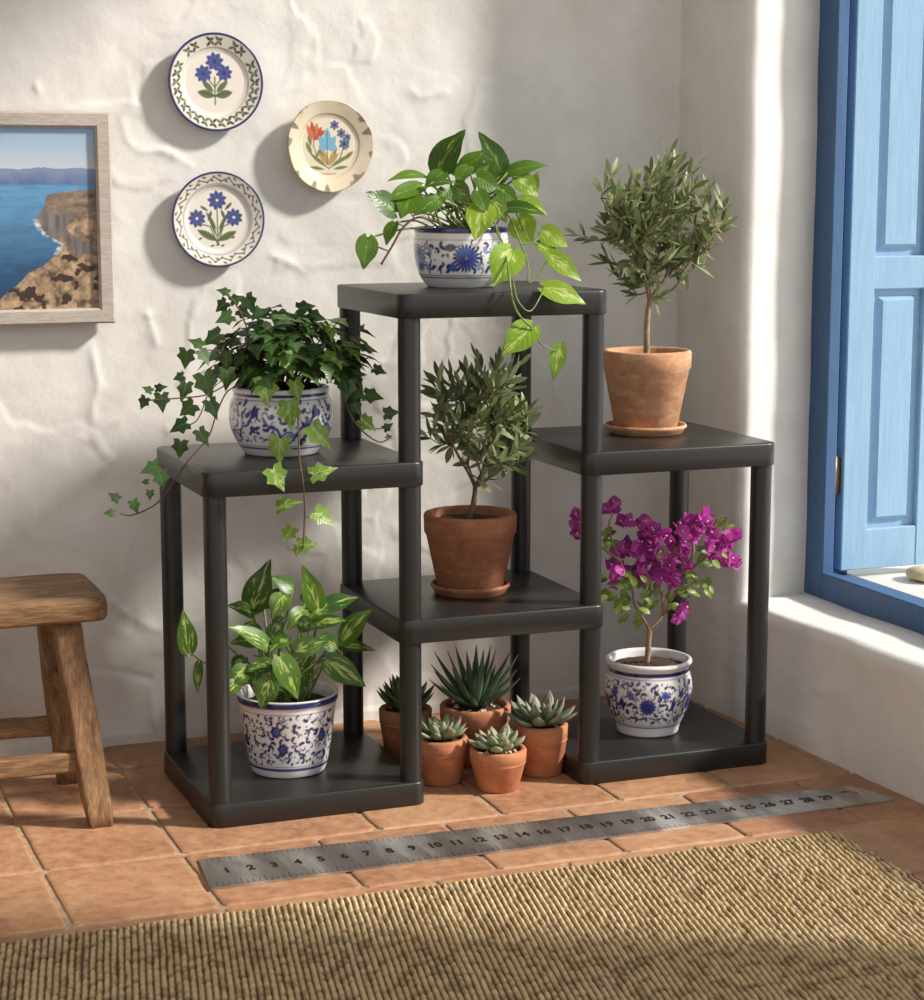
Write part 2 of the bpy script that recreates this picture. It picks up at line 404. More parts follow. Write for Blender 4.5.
# right wall with the deep window recess: rings from the frame out over the rounded arris to the wall's edges
W_Y0, W_Y1, W_Z0, W_Z1 = -1.15, .268, .227, 2.42
E_Y0, E_Y1, E_Z0, E_Z1 = -2.6, YB + .02, -.03, 2.75
far = np.linspace(0, 1, 130); sil = np.linspace(0, 1, 120); oth = np.linspace(0, 1, 24)
zz = W_Z0 + (W_Z1 - W_Z0) * far ** 1.35
per = [(1.0, (z - W_Z0) / (W_Z1 - W_Z0)) for z in zz][:-1] + [(1 - t, 1.0) for t in oth][:-1] + [(0.0, 1 - t) for t in oth][:-1] + [(t, 0.0) for t in sil][:-1]
per = np.array(per)
def rect(y0, y1, z0, z1): return np.stack([y0 + (y1 - y0) * per[:, 0], z0 + (z1 - z0) * per[:, 1]], -1)
inner, outer = rect(W_Y0, W_Y1, W_Z0, W_Z1), rect(E_Y0, E_Y1, E_Z0, E_Z1)
ay = np.sign(per[:, 0] - .5) * (np.abs(per[:, 0] - .5) > .4999); az = np.sign(per[:, 1] - .5) * (np.abs(per[:, 1] - .5) > .4999)
rows = []
splay = .036
for d in np.linspace(.235, .022, 18):                        # reveal, from the frame outwards
    k = (d - .022) / .213
    rows.append(np.stack([wx(inner[:, 0]) + d, inner[:, 0] + ay * splay * k, inner[:, 1] - az * 0 - (az < 0) * .006 * k * 0], -1))
for a in np.linspace(0, PI / 2, 7)[1:]:                      # rounded arris
    r = .022
    rows.append(np.stack([wx(inner[:, 0]) + r - r * math.sin(a), inner[:, 0] + ay * r * (1 - math.cos(a)), inner[:, 1] + az * r * (1 - math.cos(a))], -1))
i2 = np.stack([inner[:, 0] + ay * .022, inner[:, 1] + az * .022], -1)
for s_ in np.linspace(0, 1, 46)[1:]:
    q = i2 + (outer - i2) * s_
    rows.append(np.stack([wx(q[:, 0]), q[:, 0], q[:, 1]], -1))
R = np.array(rows); nr, npn = R.shape[:2]
disp = relief(R[..., 1] * 1.0 + .3 * R[..., 0], R[..., 2] + .6 * R[..., 0], 57)
def rp(pts): return [(p.y, p.z) for p in [CAM + (_fw + _rt * ((u - 462) / FPX) - _up * ((v - 500) / FPX)) * ((1.08 - CAM.x) / (_fw + _rt * ((u - 462) / FPX) - _up * ((v - 500) / FPX)).x) for u, v in pts]]
flat = (np.arange(nr) >= 24)[:, None]
for pts, w, a in (([(708, 95), (712, 110)], .006, -.004), ([(708, 338), (722, 345)], .005, -.006), ([(690, 640), (715, 650), (740, 668)], .006, .004),
                  ([(718, 125), (725, 170), (735, 185)], .006, -.003), ([(800, 690), (850, 690)], .012, .004), ([(760, 715), (772, 700)], .006, .004)):
    disp = disp + flat * ridge(R[..., 1], R[..., 2], rp(pts), w, a)
disp = np.clip(disp, -.012, .012)
k = np.arange(nr)[:, None]
edge = sstep(0, 6, k) * (1 - sstep(nr - 3, nr - 1, k))
R[..., 0] -= disp * .7 * edge * (k >= 20)
wob = (.010 * fbm(per[:, 0] * 9 + 3, per[:, 1] * 16, 77, 3))[None, :] * edge * (k < 30) * np.clip((34 - k) / 10, 0, 1)
R[..., 1] += wob * ay[None, :]; R[..., 2] += (wob * .6 - disp * .2 * edge * (k < 20)) * az[None, :]
mb = MB()
F = [(i * npn + j, (i + 1) * npn + j, (i + 1) * npn + (j + 1) % npn, i * npn + (j + 1) % npn) for i in range(nr - 1) for j in range(npn)]
mb.add(R.reshape(-1, 3).tolist(), F)
struct(mb, 'wall_right', M['plaster'])

# floor of terracotta tiles, half-bond right of the seam at x = -.09
mb = MB(); g = .0030
def tile(x0, x1, y0, y1):
    if x1 - x0 < .02: return
    j = lambda: rng.uniform(-.0016, .0016)
    V = []
    c = [(x0 + g + j(), y0 + g + j()), (x1 - g + j(), y0 + g + j()), (x1 - g + j(), y1 - g + j()), (x0 + g + j(), y1 - g + j())]
    mx_, my_ = (x0 + x1) / 2, (y0 + y1) / 2
    pts = []
    for i in range(4):                                       # slightly rounded corners and wandering edges
        a, b2 = c[i], c[(i + 1) % 4]
        for t in (.03, .2, .4, .6, .8, .97):
            pts.append((a[0] + (b2[0] - a[0]) * t + j() * .6, a[1] + (b2[1] - a[1]) * t + j() * .6))
    n = len(pts)
    for sh, z in ((0, -.008), (0, -.0035), (.0022, -.0008), (.006, 0)):
        for x, y in pts:
            dx, dy = mx_ - x, my_ - y; V.append((x + sh * (1 if dx > 0 else -1) * min(1, abs(dx) * 20), y + sh * (1 if dy > 0 else -1) * min(1, abs(dy) * 20), z))
    F = [(k * n + i, k * n + (i + 1) % n, (k + 1) * n + (i + 1) % n, (k + 1) * n + i) for k in range(3) for i in range(n)]
    F.append(tuple(3 * n + i for i in range(n)))
    mb.add(V, F)
TW, TH = .21, .238
for r in range(-12, 3):
    y0 = -.115 + r * TH; y1 = min(y0 + TH, YB + .01)
    for k in range(12): tile(-.09 - (k + 1) * TW, -.09 - k * TW, y0, y1)
    x = -.09; first = True
    while x < wx(y0) + .02:
        x1 = x + (TW * 1.5 if (r % 2 == 0 and first) else TW); first = False
        tile(x, min(x1, 1.26), y0, y1); x = x1
mb.add([(-2.7, -3.2, -.0032), (1.3, -3.2, -.0032), (1.3, YB + .02, -.0032), (-2.7, YB + .02, -.0032)], [(0, 1, 2, 3)], mat=1)
mb.add([(-2.7, -3.2, -.06), (1.3, -3.2, -.06), (1.3, YB + .02, -.06), (-2.7, YB + .02, -.06)], [(3, 2, 1, 0)], mat=1)
struct(mb, 'floor', [M['tile'], M['grout']], smooth=False)

# ceiling over the far half of the room
mb = MB(); box(mb, (-2.1, -2.6, 2.7), (1.3, YB + .1, 2.82)); struct(mb, 'ceiling', M['plaster'])
mb = MB(); box(mb, (-2.1, -2.6, -.03), (-1.98, YB + .05, 2.7)); struct(mb, 'wall_left_unseen', M['plaster'])  # unseen wall, added to cut the fill light from the left

# ------------------------------------------------------------------ window: blue frame, shutter opened outwards, stone ledge
FX = 1.2268
mb = MB()
def stile(y0, y1, lip, z0=.219, z1=2.44):                   # outer face, then the rebate behind it
    box(mb, (FX, y0, z0), (FX + .026, y1, z1), 0, .003)
    if lip > 0: box(mb, (FX + .026, y0 + .045, z0), (FX + .085, y1, z1), 0, .002)
    else: box(mb, (FX + .026, y0, z0), (FX + .085, y1 - .045, z1), 0, .002)
stile(.230, .309, 1); stile(-1.195, -1.118, -1)
box(mb, (FX + .001, -1.13, .217), (FX + .027, .24, .276), 0, .003); box(mb, (FX + .026, -1.13, .218), (FX + .085, .28, .262), 0, .002)
box(mb, (FX + .001, -1.13, 2.37), (FX + .027, .24, 2.44), 0, .003)
win = struct(mb, 'window_1', M['blue'], smooth=False)
# shutter
SY, SX0, SX1, SZ0, SZ1 = .251, 1.281, 1.503, .272, 2.36
ST = .030; SW = .056
mb = MB()
box(mb, (SX0, SY, SZ0), (SX0 + SW, SY + ST, SZ1)); box(mb, (SX1 - SW, SY, SZ0), (SX1, SY + ST, SZ1))
for a, b2 in ((SZ0, .350), (.806, .868), (1.38, 1.44), (1.95, 2.01), (SZ1 - .07, SZ1)):
    box(mb, (SX0 + SW - .002, SY + .0015, a), (SX1 - SW + .002, SY + ST - .0015, b2))
sh = child(mb, 'shutter', M['blue_light'], win, smooth=False)
for a, b2 in ((.350, .806), (.868, 1.38), (1.44, 1.95), (2.01, SZ1 - .07)):
    mb = MB(); x0, x1 = SX0 + SW, SX1 - SW; y = SY + .014
    i = .022
    V = [(x0 - .002, y, a - .002), (x1 + .002, y, a - .002), (x1 + .002, y, b2 + .002), (x0 - .002, y, b2 + .002),
         (x0 + i * .6, y, a + i * .6), (x1 - i * .6, y, a + i * .6), (x1 - i * .6, y, b2 - i * .6), (x0 + i * .6, y, b2 - i * .6),
         (x0 + i, y - .010, a + i), (x1 - i, y - .010, a + i), (x1 - i, y - .010, b2 - i), (x0 + i, y - .010, b2 - i)]
    V += [(v[0], y + .008, v[2]) for v in V[:4]]
    F = [(k + j, k + (j + 1) % 4, k + 4 + (j + 1) % 4, k + 4 + j) for k in (0, 4) for j in range(4)] + [(8, 9, 10, 11), (15, 14, 13, 12)] + [(12 + j, 12 + (j + 1) % 4, (j + 1) % 4, j) for j in range(4)]
    mb.add(V, F); child(mb, 'raised_panel', M['blue_light'], sh, smooth=False)
for z in (.455, 1.95):
    mb = MB()
    tube(mb, [(1.264, .258, z - .038), (1.264, .258, z + .038)], .0065, 10)
    tube(mb, [(1.264, .258, z + .038), (1.264, .258, z + .044)], [.0065, .003], 10)
    box(mb, (1.264, .260, z - .034), (1.283, .263, z + .034), 0, .0005)
    child(mb, 'hinge', M['brass'], sh)
# stone ledge outside, terrace far below, a pale rock on the ledge
mb = MB(); box(mb, (1.245, -1.4, .10), (1.75, 1.2, .256), 0, .008)
struct(mb, 'trim_1', M['white_stone'])
mb = MB(); box(mb, (1.75, -6, -.4), (9, 7, -.25), 0, .02)
struct(mb, 'trim_2', M['white_stone'])
def rock(loc, r, sz, seed, name, mat, label, cat):
    mb = MB(); V = []; F = []; n, m_ = 18, 10; rr = random.Random(seed)
    for i in range(m_ + 1):
        for k in range(n):
            a, b2 = 2 * PI * k / n, PI * i / m_
            d = Vector((math.cos(a) * math.sin(b2), math.sin(a) * math.sin(b2), math.cos(b2)))
            s = 1 + .35 * float(fbm(np.array([d.x * 2 + seed]), np.array([d.y * 2 + d.z * 1.5]), seed, 3)[0])
            V.append((loc[0] + d.x * r * s, loc[1] + d.y * r * s, max(loc[2], loc[2] + sz * .8 + d.z * sz * s)))
    F = [(i * n + k, (i + 1) * n + k, (i + 1) * n + (k + 1) % n, i * n + (k + 1) % n) for i in range(m_) for k in range(n)]
    mb.add(V, F); return single(mb, name, mat, label, cat, origin=loc)
rock((1.435, .180, .256), .046, .016, 5, 'rock', M['pale_rock'], 'pale rock on the sunlit white ledge outside the window, below the blue shutter', 'rock')

# ------------------------------------------------------------------ plant stand
P, DD, T = .32, .3024, .0389
Z_MID, Z_CEN, Z_RIGHT, Z_TOP = .5655, .3088, .566, .8315
O_, PR = .0212, .0180
stand = thing('plant_stand', (.48, .145, 0), 'black resin plant stand with six stepped shelves on round posts', 'plant stand')
def slab(x0, x1, z):
    mb = MB(); y0, y1 = -O_, DD + O_; x0 -= O_; x1 += O_; r = .021
    def ring(i, zz):
        out = []
        for cx, cy, a0 in ((x1 - r, y0 + r, -PI / 2), (x1 - r, y1 - r, 0), (x0 + r, y1 - r, PI / 2), (x0 + r, y0 + r, PI)):
            for k in range(9):
                a = a0 + PI / 2 * k / 8; out.append((cx + (r - i) * math.cos(a), cy + (r - i) * math.sin(a), zz))
        return out
    prof = [(.010, z - T + .012), (.006, z - T), (.001, z - T), (0, z - T + .001), (0, z - .003), (.001, z - .001), (.003, z)]
    V = []
    for i, zz in prof: V += ring(i, zz)
    n = 36
    F = [(k * n + i, k * n + (i + 1) % n, (k + 1) * n + (i + 1) % n, (k + 1) * n + i) for k in range(len(prof) - 1) for i in range(n)]
    F.append(tuple((len(prof) - 1) * n + i for i in range(n))); F.append(tuple(range(n - 1, -1, -1)))
    mb.add(V, F)
    o = child(mb, 'shelf', M['resin'], stand, smooth=True)
    return o
shelves = [slab(0, P, T), slab(2 * P, 3 * P, T), slab(0, P, Z_MID), slab(P, 2 * P, Z_CEN), slab(2 * P, 3 * P, Z_RIGHT), slab(P, 2 * P, Z_TOP)]
def post(x, y, z0, z1):
    mb = MB(); tube(mb, [(x, y, z0), (x, y, z0 + .003), (x, y, z1 - .003), (x, y, z1)], [PR, PR, PR, PR], 28)
    child(mb, 'post', M['resin'], stand)
for y in (0, DD):
    post(0, y, T - .004, Z_MID - T + .004); post(P, y, T - .004 if y >= 0 else 0, Z_TOP - T + .004)
    post(2 * P, y, T - .004, Z_TOP - T + .004); post(3 * P, y, T - .004, Z_RIGHT - T + .004)

# ------------------------------------------------------------------ pots
def lathe(mb, c, prof, n=96, mat=0, paint=None, face=None, soft=.0012):
    """revolve (r, z) pairs about the vertical through c; paint(Paint, u, v) colours the outside"""
    c = Vector(c); V = []; F = []; U = []
    fa = face if face is not None else math.atan2(CAM.y - c.y, CAM.x - c.x)
    for r, z in prof:
        for k in range(n):
            a = fa + PI + 2 * PI * k / n
            V.append((c.x + r * math.cos(a), c.y + r * math.sin(a), c.z + z))
    m_ = len(prof)
    F = [(i * n + k, i * n + (k + 1) % n, (i + 1) * n + (k + 1) % n, (i + 1) * n + k) for i in range(m_ - 1) for k in range(n)]
    mb.add(V, F, mat=mat, col=paint)
def densify(prof, step):
    out = []
    for (r0, z0), (r1, z1) in zip(prof[:-1], prof[1:]):
        k = max(1, int(math.hypot(r1 - r0, z1 - z0) / step))
        out += [(r0 + (r1 - r0) * i / k, z0 + (z1 - z0) * i / k) for i in range(k)]
    return out + [prof[-1]]
def spline_prof(p, n=5): return [(v.x, v.y) for v in smooth_path([(a, b2, 0) for a, b2 in p], n)]
WHITE, COB, NAVY, MIDB, PALEB = lin(232, 228, 226), lin(44, 54, 128), lin(36, 36, 92), lin(74, 92, 168), lin(130, 146, 200)
VIOL = lin(62, 48, 108)
def painted_pot(root, c, outer, inner, paintfn, nr=260):
    """outer: foot to lip (densified and painted), inner: lip down to below the soil"""
    prof = densify(outer, .0014); R = max(r for r, z in prof)
    X = np.repeat([[(k / nr * 2 * PI - PI) * R for k in range(nr)]], len(prof), 0).ravel()
    Y = np.repeat(np.array([z for r, z in prof])[:, None], nr, 1).ravel()
    p = Paint(X, Y, WHITE, .0016); paintfn(p, R)
    Hh = max(z for r, z in prof)
    full = prof + inner
    col = np.concatenate([p.C, np.tile(np.array(p.rimc if hasattr(p, 'rimc') else WHITE), (len(inner) * nr, 1))])
    mb = MB(); lathe(mb, c, full, nr, 0, col.tolist())
    mb.add([(c[0] + full[0][0] * math.cos(2 * PI * k / 48), c[1] + full[0][0] * math.sin(2 * PI * k / 48), c[2] + full[0][1]) for k in range(48)], [tuple(range(47, -1, -1))], col=[WHITE] * 48)
    return child(mb, 'pot', M['glaze'], root)
def soil(root, c, r, z, mat=None, name='soil', seed=1, mound=.004):
    mb = MB(); V = [(c[0], c[1], c[2] + z + mound)]; F = []; n, m_ = 48, 12; rr = random.Random(seed)
    for i in range(1, m_ + 1):
        for k in range(n):
            a = 2 * PI * k / n; q = r * i / m_
            V.append((c[0] + q * math.cos(a), c[1] + q * math.sin(a), c[2] + z + mound * (1 - (i / m_) ** 2) + rr.uniform(-.0016, .0016)))
    F = [(0, 1 + k, 1 + (k + 1) % n) for k in range(n)] + [(1 + i * n + k, 1 + (i + 1) * n + k, 1 + (i + 1) * n + (k + 1) % n, 1 + i * n + (k + 1) % n) for i in range(m_ - 1) for k in range(n)]
    mb.add(V, F); return child(mb, name, mat or M['soil'], root)
def terra_pot(root, c, Hh, rb, rr_, rimh, mat, rimr=None):
    """classic tapered flowerpot: plain wall, thick collar"""
    rw = rb + (rr_ - rb) * .82
    prof = [(.001, 0), (rb - .003, 0), (rb, .003), (rw, Hh - rimh - .001), (rw + .001, Hh - rimh), (rr_ - .003, Hh - rimh + .0015), (rr_ - .001, Hh - rimh + .004), (rr_, Hh - .004), (rr_ - .002, Hh - .001), (rr_ - .005, Hh),
            (rr_ - .009, Hh - .001), (rr_ - .011, Hh - .004), (rw - .012, Hh - rimh), (rw - .013, Hh - .05)]
    mb = MB(); lathe(mb, c, prof, 72); return child(mb, 'pot', mat, root)

# brush patterns for the glazed pots (u = metres round the belly from the camera side, v = height)
def scatter(p, R, v0, v1, seed, n=90, keep=None, sz=1.0, cols=None):
    r = random.Random(seed); cols = cols or [NAVY, COB, VIOL]
    placed = []
    for _ in range(n * 30):
        if len(placed) >= n: break
        x = r.uniform(-PI * R, PI * R); y = r.uniform(v0, v1)
        if any((x - a) ** 2 + (y - b2) ** 2 < (.0082 * sz) ** 2 for a, b2 in placed): continue
        if keep and not keep(x, y): continue
        placed.append((x, y)); c = r.choice(cols); k = r.random(); an = r.uniform(0, 2 * PI)
        if k < .34:
            p.petal(x, y, an, .0095 * sz, .0028 * sz, c); p.petal(x, y, an + 1.3, .007 * sz, .0024 * sz, c)
        elif k < .68: p.curl(x, y, .0042 * sz, an, an + r.choice([-1, 1]) * 3.6, .0016 * sz, c)
        elif k < .86: p.petal(x, y, an, .008 * sz, .0026 * sz, c)
        else: p.dot(x, y, .0017 * sz, c)
def top_paint(p, R):
    p.band(.0905, .2, NAVY); p.rimc = NAVY; p.band(.0795, .081, COB); p.band(.0165, .0185, COB); p.band(.0205, .022, COB)
    mu, mv = .009, .050
    keep = lambda x, y: (math.hypot(((x - mu + .049) % .098) - .049, y - mv) > .027 and math.hypot(x - mu + .026, (y - .067) * 1.5) > .020)
    scatter(p, R, .028, .075, 4, 420, keep, 1.05)
    for k in range(-3, 4):                                   # medallions round the belly
        u = mu + k * .098
        for q in range(20): p.petal(u + .014 * math.cos(q * PI / 10), mv + .014 * math.sin(q * PI / 10), q * PI / 10, .010, .0024, NAVY)
        p.dot(u, mv, .0175, MIDB)
        for q in range(14): p.petal(u, mv, q * 2 * PI / 14 + .2, .0160, .0014, COB)
        p.dot(u, mv, .005, COB); p.dot(u, mv, .0022, PALEB)
        p.petal(u - .038, .066, .1, .022, .0065, NAVY); p.petal(u - .034, .063, 2.6, .014, .003, NAVY); p.stroke([(u - .018, .068), (u - .006, .072)], .0013, NAVY, taper=True)
        p.petal(u - .023, .027, PI / 2, .017, .006, MIDB); p.petal(u - .028, .028, 2.2, .009, .003, COB); p.petal(u - .018, .028, .9, .009, .003, COB)
        p.petal(u + .023, .028, PI / 2, .016, .005, PALEB); p.petal(u + .030, .07, -1.2, .016, .004, PALEB)
def ivy_paint(p, R):
    p.band(.102, .2, WHITE); p.rimc = NAVY; p.band(.0975, .1025, NAVY); p.band(.0925, .0938, COB); p.band(.0135, .0165, COB); p.band(.0185, .0195, COB)
    scatter(p, R, .026, .088, 15, 420, None, 1.15, [VIOL, NAVY, VIOL, COB])
    for k in range(-2, 3):
        u = .012 + k * .105
        for s in (-1, 1): p.stroke([(u + s * (.012 + .03 * t), .034 + .034 * t + .006 * math.sin(6 * t)) for t in (0, .2, .4, .6, .8, 1)], .0022, COB)
        p.dot(u, .034, .011, MIDB); p.dot(u, .034, .0075, WHITE); p.curl(u, .034, .005, 0, 4.5, .0016, COB)
        p.petal(u - .052, .066, 1.9, .021, .0055, VIOL); p.petal(u + .044, .064, 1.3, .022, .006, COB)
def bpot_paint(p, R):
    p.band(.122, .1325, NAVY); p.rimc = WHITE; p.band(.1115, .1125, VIOL); p.band(.0135, .0185, COB); p.band(.0205, .0215, COB)
    keep = lambda x, y: math.hypot(x + .022, y - .083) > .013 and math.hypot(x + .010, y - .053) > .013
    scatter(p, R, .027, .107, 27, 900, keep, .98, [NAVY, VIOL, NAVY, VIOL])
    for x, y in ((-.022, .083), (-.010, .053), (.07, .07), (.14, .06), (-.10, .06), (-.17, .075)):
        p.flower(x, y, .0115, 7, VIOL, NAVY, .4, .42); p.flower(x, y, .006, 6, MIDB, NAVY, .1, .4)
def boug_paint(p, R):
    p.rimc = WHITE; p.band(.1125, .1200, NAVY); p.band(.1080, .1092, COB); p.band(.0185, .0205, NAVY); p.band(.0215, .0245, PALEB, .5)
    keep = lambda x, y: min(abs(((x + .0 + .049 * (1)) % .098) - .049), 9) > .001 and math.hypot(((x + .049) % .098) - .049, y - .061) > .0195
    scatter(p, R, .029, .102, 33, 700, keep, .95, [NAVY, COB, NAVY, VIOL])
    for k in range(-3, 4):
        u = k * .098
        p.flower(u, .061, .0165, 14, COB, NAVY, .1, .24, MIDB); p.dot(u, .061, .0046, NAVY); p.dot(u, .061, .002, MIDB)
        for s in (-1, 1):
            p.curl(u + s * .013, .079, .010, PI / 2 - s * .2, PI / 2 - s * 2.4 if s > 0 else PI / 2 + 2.4 + .2, .0017, NAVY)
            p.flower(u + s * .032, .081, .0085, 6, MIDB, COB, .3, .36)
            p.curl(u + s * .028, .056, .011, s * .4 + (PI if s < 0 else 0), s * .4 + (PI if s < 0 else 0) + s * 4.2, .0018, NAVY)
            p.petal(u + s * .049, .05, PI / 2, .026, .0045, COB)
            p.stroke([(u + s * .004, .040), (u + s * .018, .036), (u + s * .032, .040), (u + s * .042, .034)], .0014, NAVY)

# ------------------------------------------------------------------ leaves
SHAPES = {'heart': lambda t: (math.sin(PI * min(1, t ** .60)) ** .85 * (1 - .45 * max(0, (t - .55) / .45) ** 1.3) if t < 1 else 0), 'lance': lambda t: math.sin(PI * t) ** .85 if 0 < t < 1 else 0,
          'bract': lambda t: (math.sin(PI * min(1, t ** .7)) ** .7 if 0 < t < 1 else 0), 'ovate': lambda t: (math.sin(PI * min(1, t ** .75)) ** .95 if 0 < t < 1 else 0)}
def leaf(mb, p, d, n, Lg, W, shape='heart', droop=.5, fold=.25, lobe=.0, rnd=None, mat=0, nt=9, vs=(-1, -.5, 0, .5, 1), twist=0):
    p = Vector(p); d = Vector(d).normalized(); n = Vector(n)
    n = (n - d * n.dot(d)); n = n.normalized() if n.length > 1e-5 else d.orthogonal().normalized()
    if twist: n = Matrix.Rotation(twist, 3, d) @ n
    s = d.cross(n); f = SHAPES[shape]; rnd = rng.random() if rnd is None else rnd
    V = []; A = []; pos = p.copy(); prev = 0
    for i in range(nt + 1):
        t = i / nt
        ang = droop * t
        td = d * math.cos(ang) - n * math.sin(ang); tn = n * math.cos(ang) + d * math.sin(ang)
        if i: pos = pos + td * (Lg / nt)
        w = W / 2 * max(f(t), 0 if t >= 1 else (.02 if shape != 'heart' else .25))
        if t >= 1: w = W * .004
        for v in vs:
            av = abs(v)
            V.append(pos + s * (v * w) + tn * (fold * w * (av ** 1.3) - .10 * w * av ** 4 + (.03 * W * math.sin(7 * t + 9 * rnd + 2 * v)) * av) - td * (lobe * Lg * av ** 1.6 * max(0, 1 - t * 2.2) ** 1.5))
            A.append((t, v, rnd))
    m_ = len(vs)
    F = [(i * m_ + j, i * m_ + j + 1, (i + 1) * m_ + j + 1, (i + 1) * m_ + j) for i in range(nt) for j in range(m_ - 1)]
    mb.add(V, F, A, mat)
IVO = [(-.15, .15), (-.10, .43), (.14, .33), (.36, .48), (.54, .24)]
def ivy_leaf(mb, p, d, n, S, rnd=None, mat=0):
    p = Vector(p); d = Vector(d).normalized(); n = Vector(n); n = n - d * n.dot(d)
    n = n.normalized() if n.length > 1e-5 else d.orthogonal().normalized(); s = d.cross(n)
    rnd = rng.random() if rnd is None else rnd
    k = rng.uniform(.85, 1.1)
    pts = [(.02, 0), (.28, 0), (.55, 0), (1.0, 0)] + [(x, y * k) for x, y in IVO] + [(x, -y * k) for x, y in IVO]
    dr = rng.uniform(.12, .4); fo = rng.uniform(.12, .35)
    V = [p + (d * x + s * y + n * (fo * abs(y) - dr * max(x, 0) ** 2 - .35 * y * y)) * S for x, y in pts]
    A = [(max(0, x), y * 1.6, rnd) for x, y in pts]
    def half(o, fl):
        f = [(0, o, o + 1), (0, o + 1, o + 2), (0, o + 2, 1), (1, o + 2, o + 3), (1, o + 3, o + 4), (1, o + 4, 2), (2, o + 4, 3)]
        return [t if fl else t[::-1] for t in f]
    mb.add(V, half(4, 0) + half(9, 1), A, mat)
def cam_dir(p): return (CAM - Vector(p)).normalized()

# ============================ top shelf: trailing pothos
c = Vector((.470, .160, Z_TOP))
t_ = thing('trailing_pothos', c, 'trailing green pothos in blue and white pot on the topmost shelf', 'potted plant')
painted_pot(t_, c, [(.053, 0), (.056, .001)] + spline_prof([(.058, .003), (.070, .020), (.0775, .045), (.0795, .065), (.079, .082), (.0775, .088), (.0785, .0925), (.0785, .098)]) + [(.077, .1)],
            [(.074, .1), (.0725, .097), (.072, .085), (.071, .06)], top_paint)
soil(t_, c, .0715, .088)
leaves = MB(); light = MB(); st = MB()
def z2(x, y, Y): return at(330 + x / 3.1862, 110 + y / 3.1862, Y)
def px_leaf(mbx, zf, b, tip, wz, yb, yt, shape='heart', lobe=.16, droop=.35, fold=.22, nrm=None, sc=3.1862, rnd=None, stem_to=None, stmb=None, twist=0, k=None):
    p, q = zf(*b, yb), zf(*tip, yt)
    d = q - p; Lg = d.length * (1 + droop * droop / 8)
    scale = FPX / ((p - CAM).dot(_fw)); W = wz / sc / scale
    n = cam_dir(p) * .75 + Vector((0, 0, .55)) if nrm is None else Vector(nrm)
    dn = d.normalized(); nn = (n - dn * n.dot(dn)).normalized()
    d0 = dn * math.cos(droop / 2) + nn * math.sin(droop / 2)
    leaf(mbx, p, d0, nn, Lg, W * .98, shape, droop, fold, lobe, rnd, twist=twist)
    if stem_to is not None:
        s0 = Vector(stem_to); mid = (s0 + p) / 2 + Vector((0, 0, .012)) - (c - p) * 0
        tube(stmb if stmb is not None else st, smooth_path([s0, mid, p], 5), .0017, 6)
def crown(a, r, zz): return c + Vector((math.cos(a) * r, math.sin(a) * r, zz))
cen = lambda: crown(rng.uniform(0, 2 * PI), rng.uniform(.01, .05), .088)
up = (-.2, -.6, .75)
D_ = [((342, 192), (425, 62), 100, .17, .16), ((372, 195), (405, 120), 55, .19, .19), ((425, 195), (502, 125), 74, .18, .18), ((548, 205), (470, 82), 82, .16, .15),
      ((565, 200), (692, 172), 58, .15, .14), ((305, 212), (180, 212), 50, .16, .14), ((290, 242), (178, 292), 62, .12, .10), ((262, 265), (226, 345), 86, .11, .09),
      ((345, 285), (272, 338), 62, .10, .09), ((205, 322), (114, 262), 92, .10, .09), ((204, 360), (172, 428), 50, .09, .085), ((120, 408), (112, 507), 76, .09, .085),
      ((318, 235), (398, 226), 42, .10, .10), ((560, 312), (690, 324), 66, .09, .06), ((395, 240), (445, 300), 66, .11, .09), ((470, 215), (540, 260), 70, .13, .12),
      ((440, 180), (400, 240), 60, .14, .12), ((505, 170), (470, 240), 60, .15, .13), ((360, 200), (300, 250), 58, .15, .13), ((520, 230), (575, 190), 56, .17, .18),
      ((470, 260), (500, 330), 60, .09, .075), ((410, 200), (370, 170), 44, .2, .21), ((380, 250), (340, 300), 50, .11, .10), ((540, 250), (600, 300), 60, .12, .10)]
for b_, tp, w_, y0, y1 in D_: px_leaf(leaves, z2, b_, tp, w_, y0, y1, stem_to=cen(), droop=rng.uniform(.3, .8), twist=rng.uniform(-.4, .4))
B_ = [((488, 305), (466, 412), 100, .085, .065), ((596, 214), (662, 278), 70, .14, .13), ((640, 262), (661, 195), 44, .15, .15), ((600, 348), (640, 430), 96, .085, .06), ((678, 385), (755, 440), 72, .07, .05),
      ((664, 428), (732, 462), 56, .065, .05), ((702, 462), (797, 548), 66, .04, .02), ((580, 446), (530, 562), 116, .02, -.01), ((684, 566), (816, 618), 82, -.025, -.045), ((642, 690), (553, 787), 98, -.035, -.045),
      ((733, 752), (711, 864), 56, -.04, -.05), ((520, 290), (560, 360), 60, .09, .08), ((610, 290), (690, 340), 60, .11, .10)]
for i, (b_, tp, w_, y0, y1) in enumerate(B_): px_leaf(light, z2, b_, tp, w_, y0, y1, stem_to=cen() if i in (0, 1, 2, 11, 12) else None, droop=rng.uniform(.3, .6), twist=rng.uniform(-.25, .25))
vine = lambda pts, r=.0017, mbx=None: tube(mbx or st, smooth_path(pts, 6), r, 7)
vine([c + Vector((.03, -.04, .09)), z2(520, 352, .085), z2(535, 395, .06), z2(556, 440, .03), z2(572, 540, -.03), z2(580, 600, -.04), z2(600, 650, -.042), z2(640, 692, -.04)])
vine([z2(640, 692, -.04), z2(670, 742, -.042), z2(712, 766, -.044), z2(735, 753, -.042)], .0013)
vine([z2(582, 540, -.02), z2(600, 610, -.05), z2(640, 640, -.05), z2(684, 568, -.027)], .0012)
vine([c + Vector((.04, -.04, .092)), z2(560, 330, .08), z2(610, 430, .06), z2(632, 500, .04), z2(634, 550, .03), z2(668, 520, .035), z2(700, 465, .04)], .0013)
vine([z2(610, 430, .06), z2(650, 420, .06), z2(680, 386, .07)], .0012); vine([z2(590, 320, .085), z2(625, 400, .07), z2(664, 430, .065)], .0012)
dk = MB()
